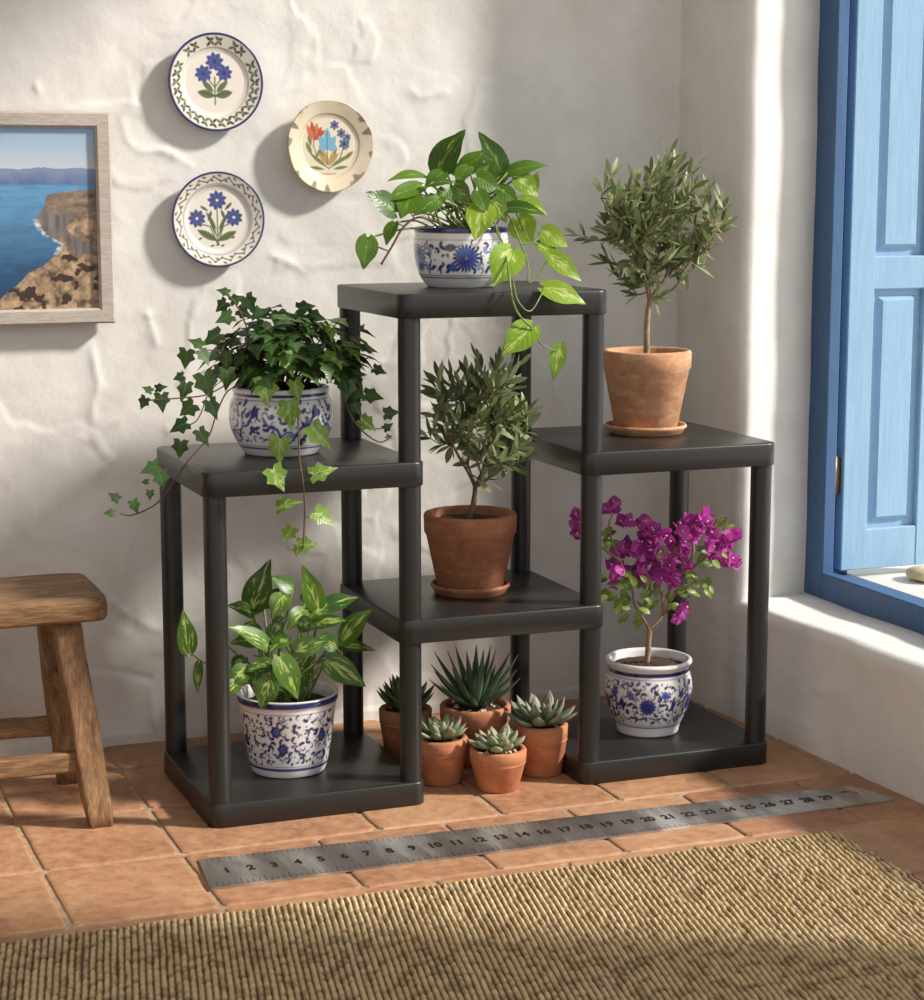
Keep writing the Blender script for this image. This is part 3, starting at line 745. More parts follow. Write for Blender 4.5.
vine([c + Vector((-.04, -.02, .092)), z2(310, 348, .095), z2(270, 345, .09), z2(230, 378, .088), z2(200, 430, .088), z2(163, 492, .087)], .0019, dk)
vine([z2(270, 345, .09), z2(245, 320, .095), z2(205, 322, .1)], .0012, dk); vine([z2(240, 372, .088), z2(215, 362, .09), z2(204, 360, .09)], .001, dk)
vine([z2(188, 450, .088), z2(140, 430, .088), z2(120, 408, .09)], .0012, dk)
for k in range(16): vine([cen(), c + Vector((rng.uniform(-.05, .06), rng.uniform(-.04, .04), .12)), c + Vector((rng.uniform(-.08, .09), rng.uniform(-.05, .04), .155))], .0013)
child(leaves, 'foliage', M['pothos'], t_); child(light, 'trailing_foliage', M['pothos_sunlit'], t_); child(st, 'vine', M['stem'], t_); child(dk, 'woody_vine', M['stem_dark'], t_)

# ============================ left middle shelf: ivy
c = Vector((.156, .166, Z_MID))
t_ = thing('potted_ivy', c, 'dark green ivy trailing from blue and white pot on the left middle shelf', 'potted plant')
painted_pot(t_, c, [(.056, 0), (.060, .001)] + spline_prof([(.062, .003), (.073, .020), (.0835, .045), (.0855, .066), (.083, .084), (.0785, .093), (.078, .099), (.079, .105), (.079, .109)]) + [(.077, .11)],
            [(.073, .11), (.072, .105), (.073, .09), (.074, .06)], ivy_paint)
soil(t_, c, .0735, .093)
dark = MB(); light = MB(); st = MB(); br = MB()
def z6(x, y, Y): return at(90 + x / 2.8, 270 + y / 2.8, Y)
def ivl(mbx, x, y, Y, ang, S, tilt=0):
    """leaf at zoom position, pointing at screen angle ang (deg, 0 = right, -90 = down)"""
    p = z6(x, y, Y); a = math.radians(ang)
    d = _rt * math.cos(a) + Vector((0, 0, 1)) * math.sin(a) - Vector((0, 1, 0)) * rng.uniform(-.1, .5)
    d.normalize(); n = cam_dir(p) + Vector((rng.uniform(-.5, .5), rng.uniform(-.3, .3), rng.uniform(-.1, .7)))
    ivy_leaf(mbx, p - d * S * .35, d, n, S)
ivyY = lambda x: .17
# dome of leaves over the pot
for k in range(300):
    th = rng.uniform(0, 2 * PI); ph = math.acos(rng.uniform(-.18, 1))
    d = Vector((math.cos(th) * math.sin(ph), math.sin(th) * math.sin(ph), math.cos(ph)))
    q = rng.uniform(.6, 1.0) * (1 + .55 * float(fbm(np.array([d.x * 2.2 + 5]), np.array([d.y * 2.2 + d.z * 2]), 19, 2)[0])) + (rng.uniform(.05, .28) if rng.random() < .16 else 0)
    p = c + Vector((.012, 0, .138)) + Vector((d.x * .132 * q, d.y * .11 * q, d.z * .092 * q))
    if p.z < c.z + .112 and (p.x - c.x) ** 2 + (p.y - c.y) ** 2 < (.0085 if d.y > -.3 else .0040): continue
    out = Vector((d.x, d.y, d.z * .3 - .35)) + Vector((rng.uniform(-.5, .5), rng.uniform(-.5, .5), rng.uniform(-.3, .3)))
    nn = d * .8 + Vector((0, 0, .5)) + Vector((rng.uniform(-.4, .4), rng.uniform(-.4, .4), rng.uniform(-.2, .4)))
    S = rng.uniform(.028, .041)
    ivy_leaf(light if (d.y < -.2 and d.x > .25 and rng.random() < .35) else dark, p - out.normalized() * S * .4, out, nn, S)
    if k % 3 == 0: tube(st, smooth_path([c + Vector((d.x * .03, d.y * .03, .09)), c + Vector((d.x * .06, d.y * .05, .13)), p], 4), .0011, 5)
for x, y, a, S in ((445, 92, -60, .036), (376, 60, 160, .024), (408, 82, 20, .026), (370, 100, -140, .028), (380, 134, 200, .034), (430, 120, -30, .03), (470, 120, 10, .03), (545, 135, 20, .040), (600, 105, 15, .036), (630, 130, -20, .034), (660, 180, -30, .04),
                   (480, 170, -120, .038), (345, 190, -150, .042), (300, 205, 150, .03), (268, 245, -100, .036), (250, 300, 200, .022), (320, 240, -60, .03), (265, 335, -110, .036), (325, 318, -80, .048), (385, 300, -90, .04), (380, 250, -100, .036),
                   (200, 366, -95, .033), (150, 370, -120, .024), (162, 335, 150, .02), (195, 329, 20, .022), (342, 385, -70, .038), (275, 388, -140, .036), (252, 435, -160, .036), (315, 466, -60, .036), (252, 498, -100, .034), (172, 555, -160, .034), (200, 585, -80, .034),
                   (155, 593, 180, .014), (168, 628, -100, .018), (125, 660, -70, .026), (70, 636, 140, .022), (57, 680, 170, .018)):
    ivl(dark, x, y, .10 if y > 220 else .16, a, S * .86)
for x, y, a, S, Y in ((555, 258, -70, .044, .08), (580, 335, -70, .044, .07), (492, 335, -90, .05, .075), (558, 400, -90, .05, .07), (642, 462, -50, .054, .055), (530, 500, -95, .048, .05), (524, 580, -60, .045, -.055), (647, 565, 20, .045, -.055), (550, 656, 30, .042, -.045),
                      (652, 690, -30, .04, -.045), (556, 738, -120, .032, -.045), (604, 770, 10, .034, -.045), (580, 785, -110, .02, -.045), (710, 310, -70, .045, .09), (735, 290, 10, .04, .1), (790, 352, -10, .036, .1), (775, 430, -40, .034, .1), (720, 330, -100, .04, .09)):
    ivl(light if x < 700 else (light if rng.random() < .4 else dark), x, y, Y, a, S * .88)
for x, y, a, S in ((808, 280, -20, .026), (840, 400, 10, .028), (832, 440, 40, .02), (762, 160, 60, .012), (838, 470, -30, .016), (745, 385, -60, .03), (752, 345, -30, .034), (690, 250, -30, .04)): ivl(dark, x, y, .10, a, S * .88)
vz = lambda pts, mbx, r=.0013: tube(mbx, smooth_path([z6(*q) for q in pts], 6), r, 6)
vz([(430, 320, .11), (385, 340, .10), (355, 400, .1), (330, 470, .1), (270, 540, .1), (230, 600, .1), (185, 655, .1), (120, 686, .1), (85, 682, .1)], st)
vz([(400, 310, .11), (330, 348, .1), (260, 358, .1), (200, 362, .1), (150, 366, .1)], st); vz([(330, 348, .1), (300, 420, .1), (255, 440, .1)], st, .001)
vz([(450, 220, .16), (435, 150, .16), (408, 95, .16), (378, 62, .16)], st); vz([(400, 230, .12), (330, 225, .12), (270, 240, .11)], st, .001)
vz([(565, 300, .08), (580, 380, .07), (584, 450, .06), (585, 500, .02), (588, 540, -.035), (596, 590, -.045), (601, 650, -.045), (600, 720, -.045), (596, 780, -.045)], br, .0014)
vz([(690, 300, .1), (715, 370, .1), (740, 425, .1), (780, 465, .1), (815, 482, .1), (845, 465, .1)], br); vz([(740, 425, .1), (800, 445, .1), (832, 435, .1)], br, .001)
vz([(596, 590, -.045), (625, 580, -.05), (647, 566, -.055)], br, .0009); vz([(600, 690, -.045), (630, 695, -.045), (650, 690, -.045)], br, .0009)
child(dark, 'foliage', M['ivy'], t_); child(light, 'pale_foliage', M['ivy_light'], t_); child(st, 'stem', M['stem_dark'], t_); child(br, 'hanging_stem', M['stem_dark'], t_)

# ============================ left base: marbled pothos
c = Vector((.150, .130, T))
t_ = thing('variegated_pothos', c, 'cream and green marbled pothos in tapered blue sprigged pot on the left base shelf', 'potted plant')
painted_pot(t_, c, [(.056, 0), (.060, .001)] + spline_prof([(.0615, .003), (.066, .018), (.073, .06), (.0785, .10), (.081, .118)]) + [(.0835, .122), (.0845, .127), (.0842, .131)],
            [(.083, .1335), (.080, .134), (.0775, .132), (.076, .12), (.073, .09)], bpot_paint)
soil(t_, c, .0765, .112)
leaves = MB(); st = MB()
def z8(x, y, Y): return at(140 + x / 3.08, 540 + y / 3.08, Y)
def cen8(): a = rng.uniform(0, 2 * PI); return c + Vector((math.cos(a) * .035, math.sin(a) * .035, .114))
L8 = [((300, 440), (262, 480), 50, .06, .05), ((240, 300), (272, 340), 40, .1, .1), ((345, 212), (405, 66), 92, .15, .14), ((548, 210), (497, 80), 72, .15, .14), ((565, 205), (675, 178), 60, .16, .16), ((625, 310), (706, 208), 88, .10, .09), ((575, 372), (692, 455), 86, .06, .04), ((430, 360), (487, 486), 84, .045, .035),
      ((400, 432), (372, 518), 82, .04, .035), ((330, 395), (275, 450), 66, .07, .06), ((405, 380), (330, 405), 60, .06, .06), ((478, 340), (575, 320), 72, .06, .045), ((395, 325), (272, 262), 70, .08, .07), ((405, 300), (440, 250), 60, .10, .10),
      ((440, 170), (415, 245), 70, .13, .11), ((470, 150), (400, 115), 60, .17, .17), ((345, 225), (272, 200), 60, .14, .13), ((380, 300), (280, 325), 62, .09, .08), ((415, 265), (455, 245), 50, .11, .10), ((505, 190), (530, 160), 50, .17, .17),
      ((545, 262), (640, 240), 62, .12, .11), ((490, 255), (540, 275), 56, .09, .08), ((600, 320), (722, 345), 46, .13, .12), ((505, 215), (460, 280), 60, .12, .10), ((150, 345), (134, 215), 64, .12, .12), ((182, 378), (172, 470), 34, .12, .12),
      ((350, 260), (330, 330), 64, .12, .10), ((455, 300), (400, 340), 56, .08, .07), ((560, 300), (620, 350), 60, .10, .09), ((520, 240), (580, 200), 64, .15, .15), ((380, 200), (430, 150), 60, .17, .17), ((320, 360), (280, 400), 54, .10, .09), ((360, 400), (345, 470), 50, .06, .055)]
for b_, tp, w_, y0, y1 in L8:
    px_leaf(leaves, z8, b_, tp, w_, y0, y1, stem_to=None if b_[0] < 200 else cen8(), sc=3.08, droop=rng.uniform(.3, .7), twist=rng.uniform(-.35, .35), lobe=.12)
vine([cen8(), z8(330, 420, .11), z8(270, 400, .115), z8(205, 382, .12), z8(150, 345, .12)], .0013); vine([z8(205, 382, .12), z8(190, 376, .12), z8(182, 380, .12)], .001)
for k in range(14): vine([cen8(), c + Vector((rng.uniform(-.05, .05), rng.uniform(-.04, .03), .16)), c + Vector((rng.uniform(-.07, .08), rng.uniform(-.05, .03), .20))], .0014)
child(leaves, 'foliage', M['marble'], t_); child(st, 'stem', M['stem'], t_)

# ============================ olive trees
def saucer(c, r, h, label, mat):
    mb = MB(); lathe(mb, c, [(.001, 0), (r * .86, 0), (r * .90, .002), (r * .96, h * .55), (r, h * .7), (r, h - .003), (r - .002, h), (r - .005, h - .001), (r * .9, h * .5), (r * .84, .005), (.001, .005)], 72)
    return single(mb, 'saucer', mat, label, 'saucer', origin=c)
def olive(t_, trunk, forks, crown_c, rad, ntwig, lf, seed, bark, tr=.0045, lw=.23, squash=0):
    r = random.Random(seed); wood = MB(); fol = MB()
    path = smooth_path(trunk, 6); tube(wood, path, [tr * (1.15 - .35 * i / (len(path) - 1)) for i in range(len(path))], 10)
    top = Vector(trunk[-1]); limbs = []
    for f in forks:
        pth = smooth_path([top] + [Vector(q) for q in f], 6); tube(wood, pth, [tr * (.72 - .45 * i / (len(pth) - 1)) for i in range(len(pth))], 8); limbs += pth[3:]
    for k in range(ntwig):
        while True:
            d = Vector((r.uniform(-1, 1), r.uniform(-1, 1), r.uniform(-1, 1)))
            if .1 < d.length < 1: break
        d.normalize(); q = r.uniform(.45, .98) if k > 12 else r.uniform(.95, 1.08)
        e = crown_c + Vector((d.x * rad[0], d.y * rad[1], d.z * rad[2])) * q
        s0 = min(limbs, key=lambda l: (l - e).length + .6 * max(0, l.z - e.z) + r.uniform(0, .02))
        mid = (s0 + e) / 2 + Vector((r.uniform(-.01, .01), r.uniform(-.01, .01), -.012))
        pth = smooth_path([s0, mid, e], 6); tube(wood, pth, [.0016 - .0009 * i / (len(pth) - 1) for i in range(len(pth))], 5)
        for i in range(3, len(pth), 2):
            ax = (pth[i] - pth[i - 1]).normalized(); sd = ax.orthogonal().normalized(); sd = Matrix.Rotation(r.uniform(0, 6.28), 3, ax) @ sd
            for sg in (-1, 1):
                if r.random() < .1: continue
                dd = ax * r.uniform(.5, 1.1) + sd * sg * r.uniform(.5, 1.0) + Vector((0, 0, .25))
                Lg = lf * r.uniform(.7, 1.15)
                leaf(fol, pth[i], dd, Vector((r.uniform(-.6, .6), r.uniform(-.9, .3), r.uniform(.1, 1))), Lg, Lg * lw * r.uniform(.85, 1.2), 'lance', r.uniform(-.2, .35), .18, 0, r.random() ** 1.3, nt=5, vs=(-1, 0, 1))
        ax = (pth[-1] - pth[-2]).normalized()
        leaf(fol, pth[-1], ax + Vector((0, 0, .15)), Vector((r.uniform(-.5, .5), -.7, .5)), lf * .9, lf * lw * .9, 'lance', .1, .18, 0, r.random(), nt=5, vs=(-1, 0, 1))
    child(wood, 'trunk', bark, t_); child(fol, 'foliage', M['olive'], t_)
# centre shelf
sc_ = Vector((.486, .158, Z_CEN)); saucer(sc_, .0685, .018, 'brown terracotta saucer under the small olive on the centre shelf', M['terra_dark'])
c = sc_ + Vector((0, 0, .0055))
t_ = thing('olive_tree', c, 'small bushy olive in brown terracotta pot on the centre shelf', 'potted plant')
terra_pot(t_, c, .134, .056, .0800, .037, M['terra_dark']); soil(t_, c, .071, .118)
def z1(x, y, Y): return at(340 + x / 3.225, 330 + y / 3.225, Y)
Y0 = c.y
olive(t_, [c + Vector((-.003, 0, .116)), z1(432, 550, Y0), z1(436, 505, Y0)],
      [[z1(415, 460, Y0 - .01), z1(390, 420, Y0 - .02), z1(355, 350, Y0 - .03), z1(330, 250, Y0 - .03)], [z1(412, 430, Y0 + .015), z1(430, 360, Y0 + .02), z1(400, 220, Y0 + .02)], [z1(455, 465, Y0), z1(475, 400, Y0 - .01), z1(480, 300, Y0 - .02), z1(470, 180, Y0 - .02)],
       [z1(470, 485, Y0), z1(530, 430, Y0 + .01), z1(580, 350, Y0 + .02), z1(640, 250, Y0 + .02)]], z1(472, 285, Y0), (.112, .085, .100), 76, .037, 11, M['bark_dark'], .0048, .25)
# right shelf
sc_ = Vector((.830, .184, Z_RIGHT)); saucer(sc_, .0725, .017, 'pale terracotta saucer under the tall olive on the right shelf', M['terra'])
c = sc_ + Vector((0, 0, .0055))
t_ = thing('olive_tree', c, 'tall round-headed olive in pale weathered terracotta pot on the right shelf', 'potted plant')
terra_pot(t_, c, .142, .055, .0790, .034, M['terra']); soil(t_, c, .070, .128)
def z3(x, y, Y): return at(540 + x / 2.942, 120 + y / 2.942, Y)
Y0 = c.y
olive(t_, [c + Vector((.0, 0, .124)), z3(314, 620, Y0), z3(318, 560, Y0), z3(322, 535, Y0)],
      [[z3(312, 480, Y0 - .01), z3(295, 430, Y0 - .02), z3(240, 330, Y0 - .03), z3(180, 230, Y0 - .02)], [z3(335, 510, Y0), z3(370, 460, Y0 + .01), z3(390, 380, Y0 + .02), z3(400, 250, Y0 + .02)], [z3(345, 520, Y0 + .01), z3(400, 490, Y0), z3(450, 400, Y0 - .02), z3(520, 310, Y0 - .02)],
       [z3(322, 470, Y0 + .01), z3(335, 380, Y0 + .015), z3(310, 200, Y0 + .02)]], z3(332, 300, Y0), (.138, .10, .118), 118, .036, 23, M['bark'], .005, .23)

# ============================ right base: bougainvillea
c = Vector((.814, .128, T))
t_ = thing('bougainvillea', c, 'magenta bougainvillea in round blue and white pot on the right base shelf', 'potted plant')
painted_pot(t_, c, [(.051, 0), (.054, .001)] + spline_prof([(.0555, .003), (.059, .018), (.0705, .045), (.0775, .072), (.0785, .088), (.0755, .104), (.0728, .112), (.0722, .1205)]) + [(.0748, .1240), (.0775, .1272), (.0778, .1300), (.0762, .1328)],
            [(.073, .134), (.070, .133), (.0675, .128), (.0665, .11), (.068, .09)], boug_paint)
soil(t_, c, .0672, .118, mound=.006)
wood = MB(); fol = MB()
def zb(x, y, Y): return at(540 + x / 3.123, 480 + y / 3.123, Y)
Y0 = c.y; r = random.Random(3)
tube(wood, smooth_path([c + Vector((-.003, 0, .118)), zb(338, 520, Y0), zb(342, 470, Y0)], 6), .0050, 10)
BR = [[(342, 470, 0), (320, 430, -.01), (295, 390, -.02), (285, 330, -.03), (250, 250, -.03), (215, 150, -.03), (235, 90, -.02)], [(342, 470, 0), (385, 420, .005), (440, 320, .01), (500, 250, .01), (560, 180, .0), (590, 200, .0)],
      [(320, 430, -.01), (340, 350, .0), (350, 280, .01), (370, 190, .01), (310, 130, .01)], [(385, 420, .005), (380, 350, -.02), (370, 290, -.03), (430, 250, -.03)], [(440, 320, .01), (480, 220, .02), (455, 140, .02), (520, 140, .02)], [(250, 250, -.03), (160, 190, -.02), (105, 170, -.02)], [(385, 420, .005), (410, 400, -.02), (430, 410, -.03)]]
for b_ in BR:
    pth = smooth_path([zb(x, y, Y0 + d) for x, y, d in b_], 5); tube(wood, pth, [.0028 - .0018 * i / (len(pth) - 1) for i in range(len(pth))], 7)
FLW = [(350, 250), (300, 262), (330, 275), (285, 300), (412, 290), (440, 225), (365, 235), (275, 205), (350, 165), (105, 170), (118, 120), (130, 150), (240, 80), (208, 95), (310, 125), (265, 140), (368, 180), (345, 210), (395, 215), (240, 248), (262, 225), (225, 265), (260, 280), (310, 200), (290, 215), (370, 290), (345, 310), (395, 300), (405, 265), (455, 258), (320, 300), (455, 130), (440, 155), (475, 175), (485, 145), (520, 140), (505, 125),
       (530, 215), (540, 235), (525, 195), (595, 190), (580, 205), (605, 180), (590, 255), (600, 265), (425, 410), (440, 430), (440, 190), (330, 180), (415, 320), (235, 310)]
flowers = []
for x, y in FLW:
    for rep in range(2 if r.random() < .92 else 1):
        p = zb(x + (r.uniform(-16, 16) if rep else 0), y + (r.uniform(-14, 14) if rep else 0), Y0 + r.uniform(-.055, .02)); ax = Vector((r.uniform(-.7, .7), r.uniform(-1, .1), r.uniform(-.5, .8))).normalized()
        u = Matrix.Rotation(r.uniform(0, 6.28), 3, ax) @ ax.orthogonal().normalized(); rn = r.random(); fb = MB(); fc = MB()
        for k in range(3):
            a = k * 2 * PI / 3; s = u * math.cos(a) + ax.cross(u) * math.sin(a); S = r.uniform(.020, .028)
            leaf(fb, p - ax * .002, ax * .6 + s * r.uniform(.6, 1.0), ax * .8 - s * .7, S, S * .92, 'bract', -.6, .32, .05, min(1, max(0, rn + r.uniform(-.25, .25))), nt=6)
        tube(fc, [p - ax * .002, p + ax * .012, p + ax * .014], [.0008, .0011, .0017], 6)
        flowers.append((fb, fc))
LF = [(230, 360, 200), (300, 345, 120), (270, 418, 230), (392, 372, 60), (512, 305, -70), (460, 340, 0), (230, 160, 160), (490, 230, 20), (560, 150, 40), (250, 380, 220), (350, 400, 90), (210, 350, 170), (320, 370, 45), (405, 395, 20), (285, 390, 150), (525, 330, -60), (545, 150, 70), (500, 265, 10), (240, 200, 190), (330, 330, 100), (275, 345, 200), (360, 350, 60), (450, 300, 30), (200, 300, 190), (290, 305, 140), (425, 345, 20), (215, 185, 240),
      (310, 420, 210), (335, 410, 120), (260, 330, 170), (470, 300, -20), (540, 265, 0), (565, 225, -30), (410, 230, 100), (340, 150, 120), (380, 240, 40)]
for x, y, a in LF:
    for q in range(3):
        a2 = math.radians(a + r.uniform(-35, 35)); p = zb(x + r.uniform(-14, 14), y + r.uniform(-14, 14), Y0 + r.uniform(-.075, .01))
        d = _rt * math.cos(a2) + Vector((0, 0, 1)) * math.sin(a2) + Vector((0, r.uniform(-.5, .2), -.1)); S = r.uniform(.016, .026)
        leaf(fol, p, d, cam_dir(p) + Vector((r.uniform(-.6, .6), r.uniform(-.4, .4), r.uniform(0, .8))), S, S * .50, 'ovate', r.uniform(.2, .8), .25, 0, r.random(), nt=6)
child(wood, 'trunk', M['bark'], t_); child(fol, 'foliage', M['bgreen'], t_); M['tube'] = m_plain('cream_flower_tube', lin(236, 222, 200), .6)
for fb, fc in flowers: child(fc, 'flower_tube', M['tube'], child(fb, 'flower', M['bract'], t_))

# ============================ succulents on the floor
def fat_leaf(mb, p, d, n, Lg, W, Th, curve=.4, rnd=.5, nt=8, nr=8, peak=.55, tipw=.05):
    p = Vector(p); d = Vector(d).normalized(); n = Vector(n); n = (n - d * n.dot(d)).normalized(); s = d.cross(n)
    V = []; A = []; pos = p.copy()
    for i in range(nt + 1):
        t = i / nt; ang = curve * t
        td = d * math.cos(ang) + n * math.sin(ang); tn = n * math.cos(ang) - d * math.sin(ang)
        if i: pos = pos + td * (Lg / nt)
        w = (.55 + .45 * t / peak) if t < peak else max(tipw, (1 - ((t - peak) / (1 - peak)) ** 1.8))
        for k in range(nr):
            a = 2 * PI * k / nr; V.append(pos + s * (math.cos(a) * w * W / 2) + tn * (math.sin(a) * w * Th / 2 * (1.0 if math.sin(a) < 0 else .55))); A.append((t, math.cos(a), rnd))
    F = [(i * nr + k, i * nr + (k + 1) % nr, (i + 1) * nr + (k + 1) % nr, (i + 1) * nr + k) for i in range(nt) for k in range(nr)] + [tuple(nt * nr + k for k in range(nr)), tuple(range(nr - 1, -1, -1))]
    mb.add(V, F, A)
def rosette(t_, c, z, rings, mat, seed, name='rosette'):
    r = random.Random(seed); mb = MB(); ph = 0
    for n, el, Lg, W, Th, r0, cv, pk in rings:
        for k in range(n):
            a = ph + 2 * PI * k / n + r.uniform(-.08, .08); e = math.radians(el + r.uniform(-6, 6)); h = Vector((math.cos(a), math.sin(a), 0))
            d = h * math.cos(e) + Vector((0, 0, math.sin(e))); nn = -h * math.sin(e) + Vector((0, 0, math.cos(e))); q = r.uniform(.9, 1.08)
            fat_leaf(mb, Vector(c) + h * r0 + Vector((0, 0, z)), d, nn, Lg * q * 1.2, W * q * 1.12, Th * 1.15, cv, r.random(), peak=pk)
        ph += 2.4
    return child(mb, name, mat, t_)
def pebbles(t_, c, z, rad, n, seed):
    r = random.Random(seed); mb = MB()
    for _ in range(n):
        a = r.uniform(0, 6.28); q = rad * math.sqrt(r.uniform(.35, 1)); s = r.uniform(.0022, .005)
        o = Vector(c) + Vector((math.cos(a) * q, math.sin(a) * q, z + s * .4)); V = []
        for i in range(5):
            for k in range(7):
                b1, b2 = PI * i / 4, 2 * PI * k / 7; V.append(o + Vector((math.sin(b1) * math.cos(b2) * s, math.sin(b1) * math.sin(b2) * s * .8, math.cos(b1) * s * .6)))
        mb.add(V, [(i * 7 + k, (i + 1) * 7 + k, (i + 1) * 7 + (k + 1) % 7, i * 7 + (k + 1) % 7) for i in range(4) for k in range(7)])
    o = child(mb, 'gravel', M['pebble'], t_); o['kind'] = 'stuff'
def succ(c, Hh, rb, rr_, rimh, pot_mat, label, rings, mat, seed, gravel=8, rise=.0, name='succulent'):
    c = Vector(c); t_ = thing(name, c, label, 'succulent', 'succulents on the floor under the centre shelf')
    terra_pot(t_, c, Hh, rb, rr_, rimh, pot_mat); soil(t_, c, rr_ - .010, Hh - .008, mound=.003); pebbles(t_, c, Hh - .006, rr_ - .016, gravel, seed)
    rosette(t_, c, Hh - .004 + rise, rings, mat, seed)
    return t_
ECH = lambda k, w=.5: [(9, 12, .044 * k, .021 * k * w * 2, .010, .005, .45, .62), (8, 34, .040 * k, .019 * k * w * 2, .010, .004, .35, .62), (6, 54, .033 * k, .016 * k * w * 2, .009, .003, .25, .6), (4, 74, .024 * k, .012 * k * w * 2, .008, .002, .1, .6)]
succ((.482, .019, 0), .071, .0345, .0480, .024, M['terra_new'], 'little pale green rosette succulent in the smallest orange terracotta pot, in front', ECH(.98), M['succ_green'], 41, 14)
succ((.404, .090, 0), .080, .0365, .0480, .026, M['terra_new'], 'plump grey-green rosette succulent in terracotta pot next to the front middle post', ECH(1.0, .46), M['succ_green'], 43, 8)
succ((.585, .076, 0), .089, .0360, .0460, .028, M['terra_new'], 'wide grey pointed rosette succulent in orange terracotta pot, rightmost of the five', ECH(1.25, .42), M['succ'], 47, 6)
HAW = [(9, 22, .080, .014, .010, .006, .35, .3), (9, 46, .090, .0145, .010, .005, .2, .3), (7, 66, .094, .0135, .009, .004, .08, .3), (4, 82, .070, .010, .008, .002, 0, .3)]
succ((.505, .182, 0), .104, .044, .0625, .030, M['terra_new'], 'spiky dark striped succulent in the biggest terracotta pot, behind the others', HAW, M['haworthia'], 53, 26, name='haworthia')
JAD = [(8, 18, .052, .015, .009, .004, .5, .55), (8, 42, .054, .015, .009, .004, .35, .55), (7, 62, .052, .014, .009, .004, .2, .55), (5, 80, .045, .012, .008, .003, .05, .55)]
succ((.398, .246, 0), .092, .036, .0470, .026, M['terra_dark'], 'dark green upright succulent in terracotta pot half hidden behind the front post', JAD, M['succ_dark'], 59, 4)

# ------------------------------------------------------------------ plates on the wall
CREAM = lin(230, 222, 210); GREEN = lin(96, 108, 56); DGREEN = lin(52, 66, 42); PBLUE = lin(76, 84, 142); PNAVY = lin(44, 50, 104)
def plate(u, v, R, name, label, base, paintfn, chips=None, tilt=(0, 0)):
    cx = at(u, v, .483); o = Vector((cx.x, .5015, cx.z))
    prof = [(0, .0065), (.30, .0065), (.62, .007), (.68, .0085), (.72, .0105), (.80, .0125), (.96, .0165), (.985, .0172), (1, .0162), (1.0, .0145), (.985, .0135), (.8, .009), (.62, .0035), (.56, .0005), (.52, 0), (.5, .003), (0, .003)]
    n = 240; dens = densify([(r * R, z) for r, z in prof[:9]], R / 90) + [(r * R, z) for r, z in prof[9:]]
    V = []; X = []; Y = []
    for r, h in dens:
        r = max(r, 1e-5)
        for k in range(n):
            a = 2 * PI * k / n; w = 1 + (.012 * math.sin(3 * a + 1) + .006 * math.sin(7 * a) if chips else 0)
            V.append(Vector((r * w * math.cos(a), -h, r * w * math.sin(a)))); X.append(r / R * math.cos(a)); Y.append(r / R * math.sin(a))
    rotm = Matrix.Rotation(tilt[0], 3, 'X') @ Matrix.Rotation(tilt[1], 3, 'Z')
    lift = max(0, max((rotm @ v).y for v in V)) if tilt != (0, 0) else 0
    V = [rotm @ v + o - Vector((0, lift, 0)) for v in V]
    p = Paint(np.array(X), np.array(Y), base, .022); paintfn(p)
    F = [(i * n + k, (i + 1) * n + k, (i + 1) * n + (k + 1) % n, i * n + (k + 1) % n) for i in range(len(dens) - 1) for k in range(n)]
    mb = MB(); mb.add(V, F, col=p.C.tolist())
    return single(mb, name, M['plate_glaze'], label, 'plate', 'plates hanging on the wall', origin=o)
def paint_three_flowers(p):
    p.ring(.955, 1.2, PNAVY); p.ring(.735, .75, PBLUE, .8); p.ring(.705, .715, PBLUE, .5)
    for k in range(34):                                     # wavy vine round the rim
        a = 2 * PI * k / 34; a2 = 2 * PI * (k + 1) / 34; s = .045 * (1 if k % 2 else -1)
        p.stroke([((.85 + s) * math.cos(a), (.85 + s) * math.sin(a)), ((.85 - s) * math.cos(a2), (.85 - s) * math.sin(a2))], .012, DGREEN if k % 3 else PBLUE)
        p.petal((.85 - s) * math.cos(a), (.85 - s) * math.sin(a), a + 1.2, .10, .022, GREEN); p.dot((.85 + 1.2 * s) * math.cos(a), (.85 + 1.2 * s) * math.sin(a), .016, DGREEN)
    for x, y in ((0, .40), (-.44, .02), (.36, .04)): p.stroke([(0, -.52), (x * .35, -.15), (x * .8, y - .12), (x, y)], .014, GREEN)
    for x, y, a, l, w in ((0, -.45, 2.65, .50, .075), (0, -.45, .45, .46, .075), (-.03, -.2, 2.1, .42, .04), (.03, -.2, 1.0, .42, .04), (-.02, -.35, 1.95, .5, .03), (.02, -.35, 1.2, .5, .03), (-.2, .18, 2.6, .2, .03), (.17, .2, .8, .22, .035), (-.2, -.02, 1.2, .22, .035), (.16, .0, 1.9, .22, .035)):
        p.petal(x, y, a, l, w, GREEN); p.stroke([(x, y), (x + .8 * l * math.cos(a), y + .8 * l * math.sin(a))], .007, DGREEN)
    for x, y, R in ((0, .40, .215), (-.44, .02, .20), (.36, .04, .20)):
        p.flower(x, y, R, 9, PBLUE, PNAVY, .3, .27, PNAVY); p.dot(x, y, .03, CREAM)
    for x, y in ((0, -.55), (-.12, -.57), (.1, -.57), (-.38, -.42), (.33, -.4)): p.petal(x - .04, y, .4, .1, .02, DGREEN)
